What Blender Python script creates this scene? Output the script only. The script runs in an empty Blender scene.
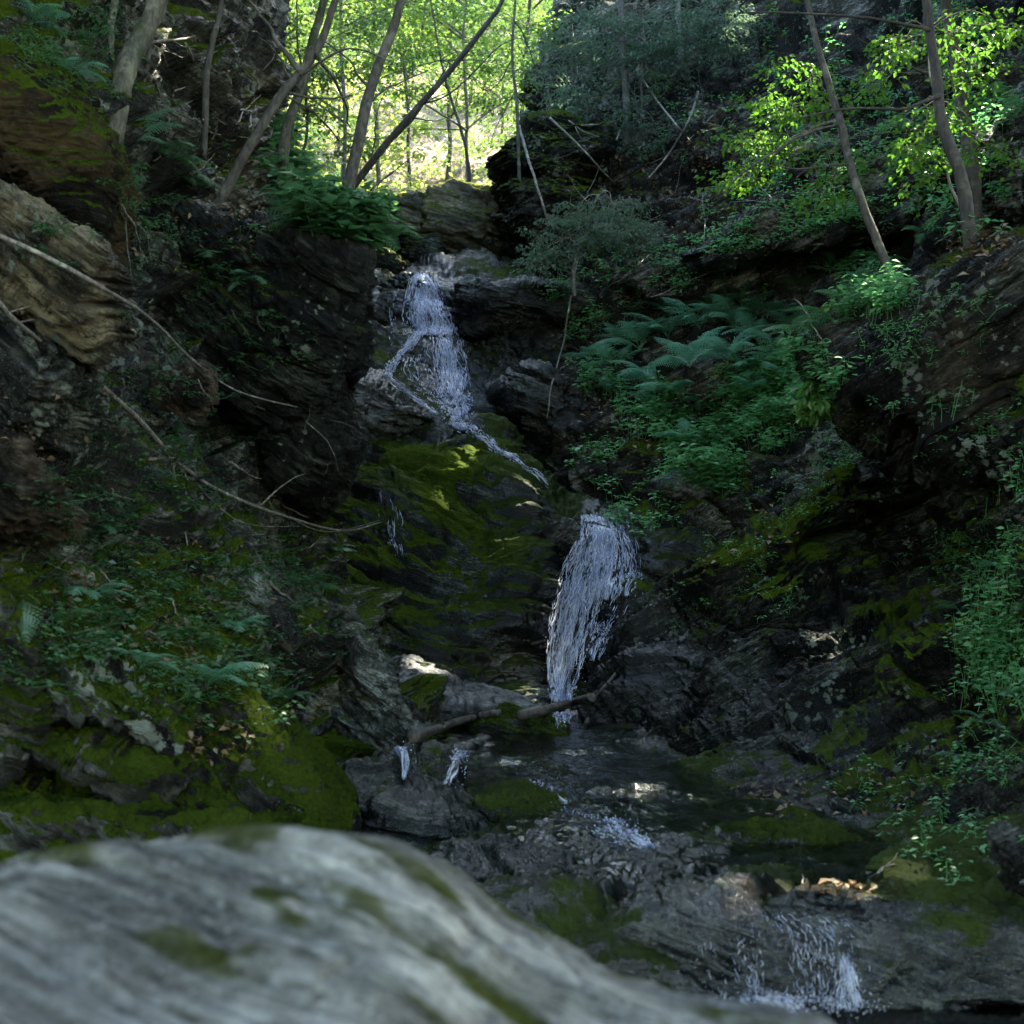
import bpy, math, random
import numpy as np
from mathutils import Vector, Matrix
from mathutils.bvhtree import BVHTree

random.seed(7)
RNG = np.random.default_rng(11)
SC = bpy.context.scene
COL = SC.collection
R = math.radians

# ------------------------------------------------------------------ camera
CAM = np.array([0.0, 0.0, 1.4])
F = 1400.0
PITCH = math.atan(138 / F)
FW = np.array([0, math.cos(PITCH), math.sin(PITCH)])
UP = np.array([0, -math.sin(PITCH), math.cos(PITCH)])
RT = np.array([1.0, 0, 0])


def ray(u, v):
    return FW + RT * ((u - 512) / F) + UP * ((512 - v) / F)


def at(u, v, Y):
    """world point seen in direction (u, v) at a distance Y up the ravine"""
    d = ray(u, v)
    return CAM + d * (Y / d[1])


cam_d = bpy.data.cameras.new('camera')
cam_d.sensor_width = 36
cam_d.lens = F / 1024 * 36
cam_d.clip_start = 0.05
cam_d.clip_end = 500
cam_d.dof.use_dof = True
cam_d.dof.focus_distance = 13.0
cam_d.dof.aperture_fstop = cam_d.lens / 1000 / 0.0128
cam = bpy.data.objects.new('camera', cam_d)
COL.objects.link(cam)
cam.location = CAM
cam.rotation_euler = (math.pi / 2 + PITCH, 0, 0)
SC.camera = cam

# ------------------------------------------------------------------ noise
def _h(ix, iy, iz, seed):
    h = (ix.astype(np.uint32) * np.uint32(374761393)
         + iy.astype(np.uint32) * np.uint32(668265263)
         + iz.astype(np.uint32) * np.uint32(2147483647 - 58)
         + np.uint32((seed * 144665) & 0xffffffff))
    h = (h ^ (h >> np.uint32(13))) * np.uint32(1274126177)
    h = (h ^ (h >> np.uint32(16))) * np.uint32(2246822519)
    h = h ^ (h >> np.uint32(15))
    return (h & np.uint32(0xffffff)).astype(np.float32) * np.float32(1 / 16777215.0)


def vn(p, seed=0):
    """value noise in -1..1 for an (n,3) array"""
    p = np.asarray(p, dtype=np.float32)
    i = np.floor(p)
    f = p - i
    i = i.astype(np.int64)
    f = f * f * f * (f * (f * 6 - 15) + 10)
    x0, y0, z0 = i[:, 0], i[:, 1], i[:, 2]
    fx, fy, fz = f[:, 0], f[:, 1], f[:, 2]
    r = 0
    for dz in (0, 1):
        wz = fz if dz else 1 - fz
        for dy in (0, 1):
            wy = fy if dy else 1 - fy
            a = _h(x0, y0 + dy, z0 + dz, seed)
            b = _h(x0 + 1, y0 + dy, z0 + dz, seed)
            r = r + (a + (b - a) * fx) * wy * wz
    return r * 2 - 1


def fbm(p, octv=4, seed=0, gain=.5, lac=2.03):
    s, a, t = 0, 1.0, 0
    p = np.asarray(p, dtype=np.float32)
    for k in range(octv):
        s = s + a * vn(p, seed + k * 7)
        t += a
        a *= gain
        p = p * lac + 3.7
    return s / t


def ridged(p, octv=4, seed=0):
    s, a, t = 0, 1.0, 0
    p = np.asarray(p, dtype=np.float32)
    for k in range(octv):
        s = s + a * (1 - 2 * np.abs(vn(p, seed + k * 5)))
        t += a
        a *= .55
        p = p * 2.1 + 1.3
    return s / t


def voro(p, seed=0, jit=.9):
    """nearest cell: distance to it, to the next one, its random value, offset from its centre, a random tilt"""
    p = np.asarray(p, dtype=np.float32)
    i = np.floor(p).astype(np.int64)
    n = len(p)
    f1 = np.full(n, 9.0, np.float32)
    f2 = f1.copy()
    cell = np.zeros((n, 3), np.int64)
    dl = np.zeros((n, 3), np.float32)
    for dx in (-1, 0, 1):
        for dy in (-1, 0, 1):
            for dz in (-1, 0, 1):
                a, b, c = i[:, 0] + dx, i[:, 1] + dy, i[:, 2] + dz
                q = np.stack([p[:, 0] - (a + .5 + (_h(a, b, c, seed) - .5) * jit), p[:, 1] - (b + .5 + (_h(a, b, c, seed + 1) - .5) * jit),
                              p[:, 2] - (c + .5 + (_h(a, b, c, seed + 2) - .5) * jit)], 1).astype(np.float32)
                d = np.sqrt((q * q).sum(1))
                near = d < f1
                f2 = np.where(near, f1, np.minimum(f2, d))
                dl[near] = q[near]
                cell[near, 0] = a[near]; cell[near, 1] = b[near]; cell[near, 2] = c[near]
                f1 = np.where(near, d, f1)
    rnd = [_h(cell[:, 0], cell[:, 1], cell[:, 2], seed + 3 + k) for k in range(4)]
    tilt = (np.stack(rnd[1:], 1) - .5) * dl
    return f1, f2, rnd[0], tilt.sum(1)


def sstep(a, b, x):
    t = np.clip((x - a) / (b - a), 0, 1)
    return t * t * (3 - 2 * t)


def frame_of(n, lead=(0, 1, 0)):
    n = np.asarray(n, float); n = n / np.linalg.norm(n)
    a = np.cross(n, lead); a /= np.linalg.norm(a)
    b = np.cross(n, a)
    return a, b, n


def rock_disp(p, nrm, amp=1.0, block=.20, layer=.10, lam=.035, lump=.16, bs=.9, ls=.30, seed=0, fine=.017, amp_at=None):
    """how far a point of rock stands out from its smooth base surface: joints, beds, thin laminae"""
    a, b, n = frame_of(nrm)
    q = np.stack([p @ a, p @ b, p @ n], 1).astype(np.float32)
    w = np.stack([fbm(p * .55 + 5, 3, seed + 50), fbm(p * .55 + 25, 3, seed + 60), fbm(p * .55 + 45, 3, seed + 70)], 1)
    qw = q + w * .20
    d = lump * fbm(p * .8, 4, seed + 1)
    # joint blocks with tilted faces, flat along the bedding; each region has its own strength
    reg = sstep(-.35, .35, fbm(p * .5 + 9, 2, seed + 90))
    for bscale, bamp, sd in ((1.0, block, 3), (.36, block * .42, 13)):
        f1, f2, cid, tl = voro(qw / (np.array([bs, bs * 1.5, bs * .5]) * bscale), seed + sd)
        e = f2 - f1
        d = d + bamp * (.35 + .65 * reg) * ((cid - .5) * 1.1 + tl * 2.4 - .45 * (1 - sstep(0, .06, e)))
    # beds
    for sc, am, sd in ((ls, layer, 9), (ls * .27, lam, 19)):
        t = qw[:, 2] / sc + .30 * vn(q * .9, seed + sd)
        k = np.floor(t)
        f = t - k
        lat = q[:, :2] * (.55 / sc ** .5)
        h0 = vn(np.stack([lat[:, 0], lat[:, 1], k * 7.31], 1), seed + sd + 1)
        h1 = vn(np.stack([lat[:, 0], lat[:, 1], (k + 1) * 7.31], 1), seed + sd + 1)
        s = sstep(.84, 1.0, f)
        cr = .25 + 1.1 * sstep(.0, .6, vn(np.stack([lat[:, 0] * .7, lat[:, 1] * .7, np.floor(t + .5) * 5.77], 1), seed + sd + 2))
        prof = 1.25 * (h0 + (h1 - h0) * s) - cr * (1 - sstep(0, .16, np.minimum(f, 1 - f)))
        d = d + am * prof
    if amp_at is not None:
        d = d * amp_at
    d = d + fine * 1.6 * ridged(q * np.array([6, 6, 20]), 4, seed + 33) + fine * .9 * fbm(p * 22, 3, seed + 37) + fine * 1.5 * ridged(p * 7.5, 3, seed + 41)
    return amp * d


# ------------------------------------------------------------------ meshes and objects
def new_mesh(name, V, quads=None, tris=None, smooth=True):
    me = bpy.data.meshes.new(name)
    V = np.asarray(V, np.float32)
    me.vertices.add(len(V))
    me.vertices.foreach_set('co', V.ravel())
    idx, starts, tot = [], [], 0
    if quads is not None and len(quads):
        q = np.asarray(quads, np.int32)
        idx.append(q.ravel()); starts.append(np.arange(len(q)) * 4 + tot); tot += q.size
    if tris is not None and len(tris):
        t = np.asarray(tris, np.int32)
        idx.append(t.ravel()); starts.append(np.arange(len(t)) * 3 + tot); tot += t.size
    idx = np.concatenate(idx); starts = np.concatenate(starts).astype(np.int32)
    me.loops.add(len(idx))
    me.loops.foreach_set('vertex_index', idx)
    me.polygons.add(len(starts))
    me.polygons.foreach_set('loop_start', starts)
    me.polygons.foreach_set('use_smooth', np.full(len(starts), smooth))
    me.update(calc_edges=True)
    return me


def add_attr(me, name, vals):
    at_ = me.attributes.new(name, 'FLOAT', 'POINT')
    at_.data.foreach_set('value', np.asarray(vals, np.float32))


def link(name, me, mat=None, parent=None, loc=None):
    o = bpy.data.objects.new(name, me)
    COL.objects.link(o)
    if mat is not None:
        me.materials.append(mat)
    if parent is not None:
        o.parent = parent
    if loc is not None:
        o.location = loc
    return o


def tag(o, label=None, cat=None, group=None, kind=None):
    if label: o['label'] = label
    if cat: o['category'] = cat
    if group: o['group'] = group
    if kind: o['kind'] = kind
    return o


def thing(name, label, cat, loc, group=None):
    o = bpy.data.objects.new(name, None)
    COL.objects.link(o)
    o.location = loc
    o.empty_display_size = .1
    return tag(o, label, cat, group)


def rebase(me, loc):
    """move a mesh given in world coordinates so that loc is its origin"""
    me.transform(Matrix.Translation(-Vector(loc)))


def cr_matrix(n, m, density=None):
    """Catmull-Rom interpolation matrix from n control points to samples"""
    if density is None:
        t = np.linspace(0, n - 1, m)
    else:
        seg = np.asarray(density, float)
        cum = np.concatenate([[0], np.cumsum(seg)])
        t = np.interp(np.linspace(0, cum[-1], m), cum, np.arange(n))
    i = np.clip(np.floor(t).astype(int), 0, n - 2)
    f = t - i
    M = np.zeros((m, n))
    w = [-.5 * f + f ** 2 - .5 * f ** 3, 1 - 2.5 * f ** 2 + 1.5 * f ** 3, .5 * f + 2 * f ** 2 - 1.5 * f ** 3, -.5 * f ** 2 + .5 * f ** 3]
    for k in range(4):
        j = np.clip(i - 1 + k, 0, n - 1)
        np.add.at(M, (np.arange(m), j), w[k])
    return M


def grid_quads(m, n):
    a = np.arange(m * n).reshape(m, n)
    return np.stack([a[:-1, :-1], a[:-1, 1:], a[1:, 1:], a[1:, :-1]], -1).reshape(-1, 4)


def grid_normals(G):
    du = np.gradient(G, axis=1)
    dv = np.gradient(G, axis=0)
    n = np.cross(du, dv)
    return n / np.maximum(np.linalg.norm(n, axis=2, keepdims=True), 1e-9)


def smooth_grid(G, it):
    for _ in range(it):
        H = G.copy()
        H[1:-1] = .25 * G[:-2] + .5 * G[1:-1] + .25 * G[2:]
        G = H.copy()
        G[:, 1:-1] = .25 * H[:, :-2] + .5 * H[:, 1:-1] + .25 * H[:, 2:]
    return G


def sheet(ctrl, m, n, dm=None, dn=None, toward=None):
    """smooth surface through a grid of control points; normals turned to face the camera side"""
    P = np.array(ctrl, float)
    A = cr_matrix(P.shape[0], m, dm)
    B = cr_matrix(P.shape[1], n, dn)
    G = np.einsum('ij,jkl->ikl', A, P)
    G = np.einsum('ijl,kj->ikl', G, B)
    N = grid_normals(G)
    view = (np.array(toward) if toward is not None else CAM + np.array([0, 0, 3.0])) - G
    if np.mean(np.sum(N * view, 2) > 0) < .5:
        N = -N
    return G, N


def moss_of(N2, P, seed, bias=0., amt=1.):
    """where moss can hold: ledges that face the sky, in patches"""
    z = N2[:, 2]
    return np.clip(sstep(-.05, .60, z) * (.5 + .9 * fbm(P * .9, 4, seed + 80) + bias), 0, 1) * amt
# direction to the sun: high, ahead and to the right, so the far leaves are lit from behind
SUN_EL, SUN_AZ = 58.0, 40.0
SUN_DIR = np.array([math.cos(math.radians(SUN_EL)) * math.sin(math.radians(SUN_AZ)), math.cos(math.radians(SUN_EL)) * math.cos(math.radians(SUN_AZ)), math.sin(math.radians(SUN_EL))])
EXPO = 3.8
# ------------------------------------------------------------------ materials
def mat_new(name):
    m = bpy.data.materials.new(name)
    m.use_nodes = True
    nt = m.node_tree
    nt.nodes.clear()
    return m, nt


def nd(nt, typ, ins=None, **kw):
    n = nt.nodes.new(typ)
    for k, v in kw.items():
        setattr(n, k, v)
    for k, v in (ins or {}).items():
        s = n.inputs[k]
        if isinstance(v, bpy.types.NodeSocket):
            nt.links.new(v, s)
        else:
            s.default_value = v
    return n


def ramp(nt, fac, stops, interp='LINEAR'):
    n = nt.nodes.new('ShaderNodeValToRGB')
    n.color_ramp.interpolation = interp
    e = n.color_ramp.elements
    while len(e) < len(stops):
        e.new(.5)
    for i, (p, c) in enumerate(stops):
        e[i].position = p
        e[i].color = (*c, 1) if len(c) == 3 else c
    nt.links.new(fac, n.inputs[0])
    return n.outputs['Color']


def mth(nt, op, a, b=None, c=None, clamp=False):
    n = nd(nt, 'ShaderNodeMath', operation=op, use_clamp=clamp)
    for i, v in enumerate((a, b, c)):
        if v is None:
            continue
        if isinstance(v, bpy.types.NodeSocket):
            nt.links.new(v, n.inputs[i])
        else:
            n.inputs[i].default_value = v
    return n.outputs[0]


def mixc(nt, f, a, b, bt='MIX'):
    n = nd(nt, 'ShaderNodeMix', data_type='RGBA', blend_type=bt)
    for s, v in ((n.inputs[0], f), (n.inputs[6], a), (n.inputs[7], b)):
        if isinstance(v, bpy.types.NodeSocket):
            nt.links.new(v, s)
        else:
            s.default_value = v if not isinstance(v, tuple) or len(v) == 4 else (*v, 1)
    return n.outputs[2]


def noise(nt, vec, scale, det=4, rough=.55, dist=0, w=0):
    n = nd(nt, 'ShaderNodeTexNoise', {'Scale': scale, 'Detail': det, 'Roughness': rough, 'Distortion': dist})
    nt.links.new(vec, n.inputs['Vector'])
    return n.outputs['Fac']


def mrange(nt, v, a, b, c=0., d=1., smooth=True):
    n = nd(nt, 'ShaderNodeMapRange', {'From Min': a, 'From Max': b, 'To Min': c, 'To Max': d}, clamp=True)
    n.interpolation_type = 'SMOOTHSTEP' if smooth else 'LINEAR'
    nt.links.new(v, n.inputs['Value'])
    return n.outputs['Result']


def rock_mat(name, nrm, dark=(.018, .020, .019), mid=(.065, .066, .060), light=(.16, .16, .145), tan=(.17, .115, .055), tan_at=.66,
             lich=(.27, .31, .25), lich_at=.64, moss_a=(.014, .026, .004), moss_b=(.085, .125, .012), rough=.42, bump=.9, wet_rough=.06, fs=1.0, spec=.2, zone_floor=.09, soft=(.42, .62)):
    m, nt = mat_new(name)
    L = nt.links
    tc = nd(nt, 'ShaderNodeTexCoord')
    oi = nd(nt, 'ShaderNodeObjectInfo')
    off = nd(nt, 'ShaderNodeVectorMath', {0: tc.outputs['Object']}, operation='ADD')
    rn = nd(nt, 'ShaderNodeCombineXYZ', {0: mth(nt, 'MULTIPLY', oi.outputs['Random'], 31.), 1: mth(nt, 'MULTIPLY', oi.outputs['Random'], 17.)})
    L.new(rn.outputs[0], off.inputs[1])
    obj = off.outputs[0]
    # bedding coordinates
    rot = Vector(nrm).normalized().rotation_difference(Vector((0, 0, 1))).to_euler()
    mp = nd(nt, 'ShaderNodeMapping', {'Rotation': rot, 'Scale': (1, 1, 1)})
    mp.vector_type = 'POINT'
    L.new(obj, mp.inputs['Vector'])
    wrp = nd(nt, 'ShaderNodeTexNoise', {'Scale': 1.1, 'Detail': 3})
    L.new(mp.outputs[0], wrp.inputs['Vector'])
    wv = nd(nt, 'ShaderNodeVectorMath', {0: wrp.outputs['Color'], 1: (.5, .5, .5)}, operation='SUBTRACT')
    wv2 = nd(nt, 'ShaderNodeVectorMath', {0: wv.outputs[0]}, operation='SCALE'); wv2.inputs['Scale'].default_value = .16
    q0 = nd(nt, 'ShaderNodeVectorMath', {0: mp.outputs[0], 1: wv2.outputs[0]}, operation='ADD')
    st = nd(nt, 'ShaderNodeVectorMath', {0: q0.outputs[0], 1: (1, 1, 7.5)}, operation='MULTIPLY')
    bed = noise(nt, st.outputs[0], 2.6 * fs, 7, .62)
    bedf = noise(nt, st.outputs[0], 11 * fs, 5, .6)
    big = noise(nt, obj, .9 * fs, 4, .6)
    fine = noise(nt, obj, 38 * fs, 6, .68)
    spk = noise(nt, obj, 120 * fs, 3, .7)
    f = mth(nt, 'ADD', mth(nt, 'MULTIPLY', bed, .42), mth(nt, 'ADD', mth(nt, 'MULTIPLY', bedf, .30), mth(nt, 'MULTIPLY', fine, .28)))
    col = ramp(nt, f, [(.415, dark), (.50, mid), (.60, light)])
    tf = mth(nt, 'MULTIPLY', mrange(nt, mth(nt, 'ADD', mth(nt, 'MULTIPLY', big, .7), mth(nt, 'MULTIPLY', bed, .3)), tan_at - .12, tan_at), mrange(nt, fine, .3, .65))
    col = mixc(nt, tf, col, tan)
    # low values of stain make broad irregular noise zones nearly black, for contrast
    zn = noise(nt, q0.outputs[0], 1.6 * fs, 7, .66, .4)
    zf = mrange(nt, zn, .44, .63, zone_floor, 1.35)
    zc = nd(nt, 'ShaderNodeCombineXYZ', {0: zf, 1: zf, 2: zf})
    col = mixc(nt, 1.0, col, zc.outputs[0], 'MULTIPLY')
    # crustose lichen: ragged spots in colonies
    vo = nd(nt, 'ShaderNodeTexVoronoi', {'Scale': 13 * fs, 'Randomness': 1.}, feature='F1')
    wl = nd(nt, 'ShaderNodeVectorMath', {0: wv.outputs[0]}, operation='SCALE'); wl.inputs['Scale'].default_value = .2
    ql = nd(nt, 'ShaderNodeVectorMath', {0: obj, 1: wl.outputs[0]}, operation='ADD')
    L.new(ql.outputs[0], vo.inputs['Vector'])
    col_n = noise(nt, obj, 1.7 * fs, 3, .6)
    ls = mth(nt, 'ADD', mth(nt, 'SUBTRACT', .42, vo.outputs['Distance']), mth(nt, 'ADD', mth(nt, 'MULTIPLY', mth(nt, 'SUBTRACT', col_n, lich_at), 2.6), mth(nt, 'MULTIPLY', mth(nt, 'SUBTRACT', fine, .5), 1.3)))
    lf = mrange(nt, ls, 0, .10)
    lc = mixc(nt, spk, tuple(c * .55 for c in lich), lich)
    col = mixc(nt, mth(nt, 'MULTIPLY', lf, .8), col, lc)
    col = mixc(nt, mrange(nt, spk, .56, .70, 0, .6), col, tuple(c * 1.3 for c in light))
    # moss
    am = nd(nt, 'ShaderNodeAttribute', attribute_name='moss')
    mn = noise(nt, obj, 5.5 * fs, 6, .68)
    msk = mrange(nt, mth(nt, 'ADD', am.outputs['Fac'], mth(nt, 'MULTIPLY', mth(nt, 'SUBTRACT', mn, .5), 1.5)), *soft)
    mt = noise(nt, obj, 60 * fs, 4, .7)
    mb = noise(nt, obj, 2.3 * fs, 3, .6)
    mcol = ramp(nt, mth(nt, 'ADD', mth(nt, 'MULTIPLY', mt, .62), mth(nt, 'MULTIPLY', mb, .5)), [(.40, moss_a), (.55, tuple((a + b) / 2 for a, b in zip(moss_a, moss_b))), (.70, moss_b)])
    col = mixc(nt, msk, col, mcol)
    # wet
    aw = nd(nt, 'ShaderNodeAttribute', attribute_name='wet')
    wet = mth(nt, 'MULTIPLY', aw.outputs['Fac'], mrange(nt, mth(nt, 'ADD', aw.outputs['Fac'], mth(nt, 'SUBTRACT', big, .5)), .2, .5), clamp=True)
    col = mixc(nt, mth(nt, 'MULTIPLY', wet, .72), col, (.004, .0055, .006), 'MIX')
    rg = mth(nt, 'ADD', mth(nt, 'MULTIPLY', mth(nt, 'SUBTRACT', 1., wet), rough), mth(nt, 'MULTIPLY', wet, wet_rough))
    rg = mth(nt, 'ADD', rg, mth(nt, 'MULTIPLY', mth(nt, 'SUBTRACT', fine, .5), mth(nt, 'SUBTRACT', .6, mth(nt, 'MULTIPLY', wet, .45))))
    rg = mth(nt, 'ADD', rg, mth(nt, 'MULTIPLY', msk, .45), clamp=True)
    # relief
    h = mth(nt, 'ADD', mth(nt, 'MULTIPLY', bed, .07), mth(nt, 'ADD', mth(nt, 'MULTIPLY', bedf, .035), mth(nt, 'MULTIPLY', fine, .022)))
    h = mth(nt, 'ADD', h, mth(nt, 'MULTIPLY', msk, mth(nt, 'ADD', .004, mth(nt, 'MULTIPLY', mt, .034))))
    h = mth(nt, 'ADD', h, mth(nt, 'MULTIPLY', lf, .002))
    bp = nd(nt, 'ShaderNodeBump', {'Strength': mth(nt, 'MULTIPLY', bump, mth(nt, 'SUBTRACT', 1., mth(nt, 'MULTIPLY', wet, .55))), 'Distance': 1.0, 'Height': h})
    sp = mth(nt, 'MULTIPLY', mth(nt, 'SUBTRACT', 1., mth(nt, 'MULTIPLY', msk, .85)), mth(nt, 'ADD', spec, mth(nt, 'MULTIPLY', wet, .4)))
    b = nd(nt, 'ShaderNodeBsdfPrincipled', {'Base Color': col, 'Roughness': rg, 'Normal': bp.outputs[0], 'Specular IOR Level': sp})
    o = nd(nt, 'ShaderNodeOutputMaterial', {'Surface': b.outputs[0]})
    return m


def leaf_mat(name, c1, c2, trans=.5, gloss=.10, tcol=None):
    """thin leaf: reflects, and lets light through"""
    m, nt = mat_new(name)
    g = nd(nt, 'ShaderNodeNewGeometry')
    tcx = nd(nt, 'ShaderNodeTexCoord')
    n1 = noise(nt, tcx.outputs['Object'], 1.3, 2, .5)
    f = mth(nt, 'ADD', mth(nt, 'MULTIPLY', g.outputs['Random Per Island'], .65), mth(nt, 'MULTIPLY', mth(nt, 'SUBTRACT', n1, .35), 1.), clamp=True)
    col = mixc(nt, f, c1, c2)
    tr = mixc(nt, f, tcol or tuple(min(1, c * 2.2) for c in c1), tuple(min(1, c * 2.2) for c in (tcol or c2)))
    d = nd(nt, 'ShaderNodeBsdfDiffuse', {'Color': col})
    t = nd(nt, 'ShaderNodeBsdfTranslucent', {'Color': tr})
    mx = nd(nt, 'ShaderNodeMixShader', {0: trans})
    nt.links.new(d.outputs[0], mx.inputs[1]); nt.links.new(t.outputs[0], mx.inputs[2])
    gl = nd(nt, 'ShaderNodeBsdfGlossy', {'Color': (.8, .9, .85, 1), 'Roughness': .38})
    m2 = nd(nt, 'ShaderNodeMixShader', {0: gloss})
    nt.links.new(mx.outputs[0], m2.inputs[1]); nt.links.new(gl.outputs[0], m2.inputs[2])
    nd(nt, 'ShaderNodeOutputMaterial', {'Surface': m2.outputs[0]})
    return m


def bark_mat(name, c1, c2, moss=.0, scale=1.0):
    m, nt = mat_new(name)
    tc = nd(nt, 'ShaderNodeTexCoord')
    mp = nd(nt, 'ShaderNodeMapping', {'Scale': (1, 1, .3)})
    nt.links.new(tc.outputs['Object'], mp.inputs['Vector'])
    n1 = noise(nt, mp.outputs[0], 28 * scale, 6, .7)
    n2 = noise(nt, tc.outputs['Object'], 5 * scale, 4, .6)
    col = mixc(nt, mrange(nt, n1, .35, .65), c1, c2)
    col = mixc(nt, mrange(nt, n2, .52, .66, 0, .75), col, tuple(min(1, c * 1.9) for c in c2))
    col = mixc(nt, mrange(nt, n2, .50 - moss, .42 - moss, 0, .9 if moss else 0), col, (.035, .05, .012))
    bp = nd(nt, 'ShaderNodeBump', {'Strength': .7, 'Distance': .02, 'Height': n1})
    b = nd(nt, 'ShaderNodeBsdfPrincipled', {'Base Color': col, 'Roughness': .8, 'Normal': bp.outputs[0]})
    nd(nt, 'ShaderNodeOutputMaterial', {'Surface': b.outputs[0]})
    return m


NL = np.array([.60, -.25, .76])    # bedding on the left side dips to the right
NR = np.array([-.45, -.25, .86])   # on the right side it dips to the left
NB = np.array([-.40, .18, .90])    # on the big outcrops of the right bank
NC = np.array([.24, -.14, .96])    # under the falls it lies nearly level

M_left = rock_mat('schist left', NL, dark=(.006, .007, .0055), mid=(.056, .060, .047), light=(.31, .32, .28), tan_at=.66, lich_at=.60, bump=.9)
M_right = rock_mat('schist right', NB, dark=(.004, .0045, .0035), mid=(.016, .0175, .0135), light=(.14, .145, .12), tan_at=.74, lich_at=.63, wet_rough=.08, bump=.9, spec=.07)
M_bed = rock_mat('wet schist', NC, dark=(.005, .007, .0065), mid=(.032, .039, .033), light=(.21, .23, .205), tan_at=.76, lich_at=.72, rough=.40, bump=1.0)
M_slope = rock_mat('slope rock and soil', NR, dark=(.006, .006, .004), mid=(.032, .031, .022), light=(.25, .25, .22), tan=(.085, .055, .035), tan_at=.65, lich_at=.66, rough=.8)
M_soil = rock_mat('forest soil', zone_floor=.8, nrm=(0, 0, 1), dark=(.10, .075, .05), mid=(.25, .20, .14), light=(.48, .43, .34), tan=(.16, .10, .06), tan_at=.55, lich_at=.9, rough=.9)
M_dark = rock_mat('schist with painted shade', NL, dark=(.004, .0045, .0035), mid=(.014, .015, .012), light=(.085, .09, .075), tan_at=.80, lich_at=.67, bump=.9)  # shade under the overhang is put into this darker schist colour
# ------------------------------------------------------------------ the ravine: bed, banks, slopes
TERRAIN = []


def W(*p):
    return np.array(p, float)


def terrain(name, ctrl, m, n, mat, nrm, dm=None, dn=None, toward=None, seed=0, moss=(0., 1.), wet=None, ampf=None, label=None, cat=None, kind='structure', after=None, mossf=None, **kw):
    G, N = sheet(ctrl, m, n, dm, dn, toward)
    P = G.reshape(-1, 3)
    N0 = smooth_grid(N, 6).reshape(-1, 3)
    d = rock_disp(P, nrm, seed=seed, amp_at=None if ampf is None else ampf(P), **kw)
    Q = P + N0 * d[:, None]
    if after is not None:
        Q = after(Q, N0)
    N2 = grid_normals(Q.reshape(m, n, 3))
    if np.sum(N2.reshape(-1, 3) * N0) < 0:
        N2 = -N2
    N2 = smooth_grid(N2, 2).reshape(-1, 3)
    ms = moss_of(N2, Q, seed, *moss)
    if mossf is not None:
        ms = np.clip(ms + mossf(Q, N2), 0, 1)
    wt = np.zeros(len(Q)) if wet is None else np.clip(wet(Q, N2), 0, 1)
    q = grid_quads(m, n)
    # outward winding
    a, b, c = Q[q[:, 0]], Q[q[:, 1]], Q[q[:, 2]]
    if np.mean(np.sum(np.cross(b - a, c - a) * N0[q[:, 0]], 1)) < 0:
        q = q[:, ::-1]
    me = new_mesh(name, Q, q)
    add_attr(me, 'moss', ms)
    add_attr(me, 'wet', wt)
    o = link(name, me, mat)
    tag(o, label, cat, kind=kind)
    TERRAIN.append((Q, q))
    return o


def uvd(rows):
    return [[p if isinstance(p, np.ndarray) else at(*p) for p in r] for r in rows]


def zip3(us, vs, ys):
    vs = vs if hasattr(vs, '__len__') else [vs] * len(us)
    ys = ys if hasattr(ys, '__len__') else [ys] * len(us)
    return list(zip(us, vs, ys))


def blob(Q, u, v, Y, r, s=None):
    """falloff around a point of the place"""
    d = np.linalg.norm((Q - at(u, v, Y)) / (np.array(s) if s is not None else 1), axis=1)
    return np.exp(-(d / r) ** 2)


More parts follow.
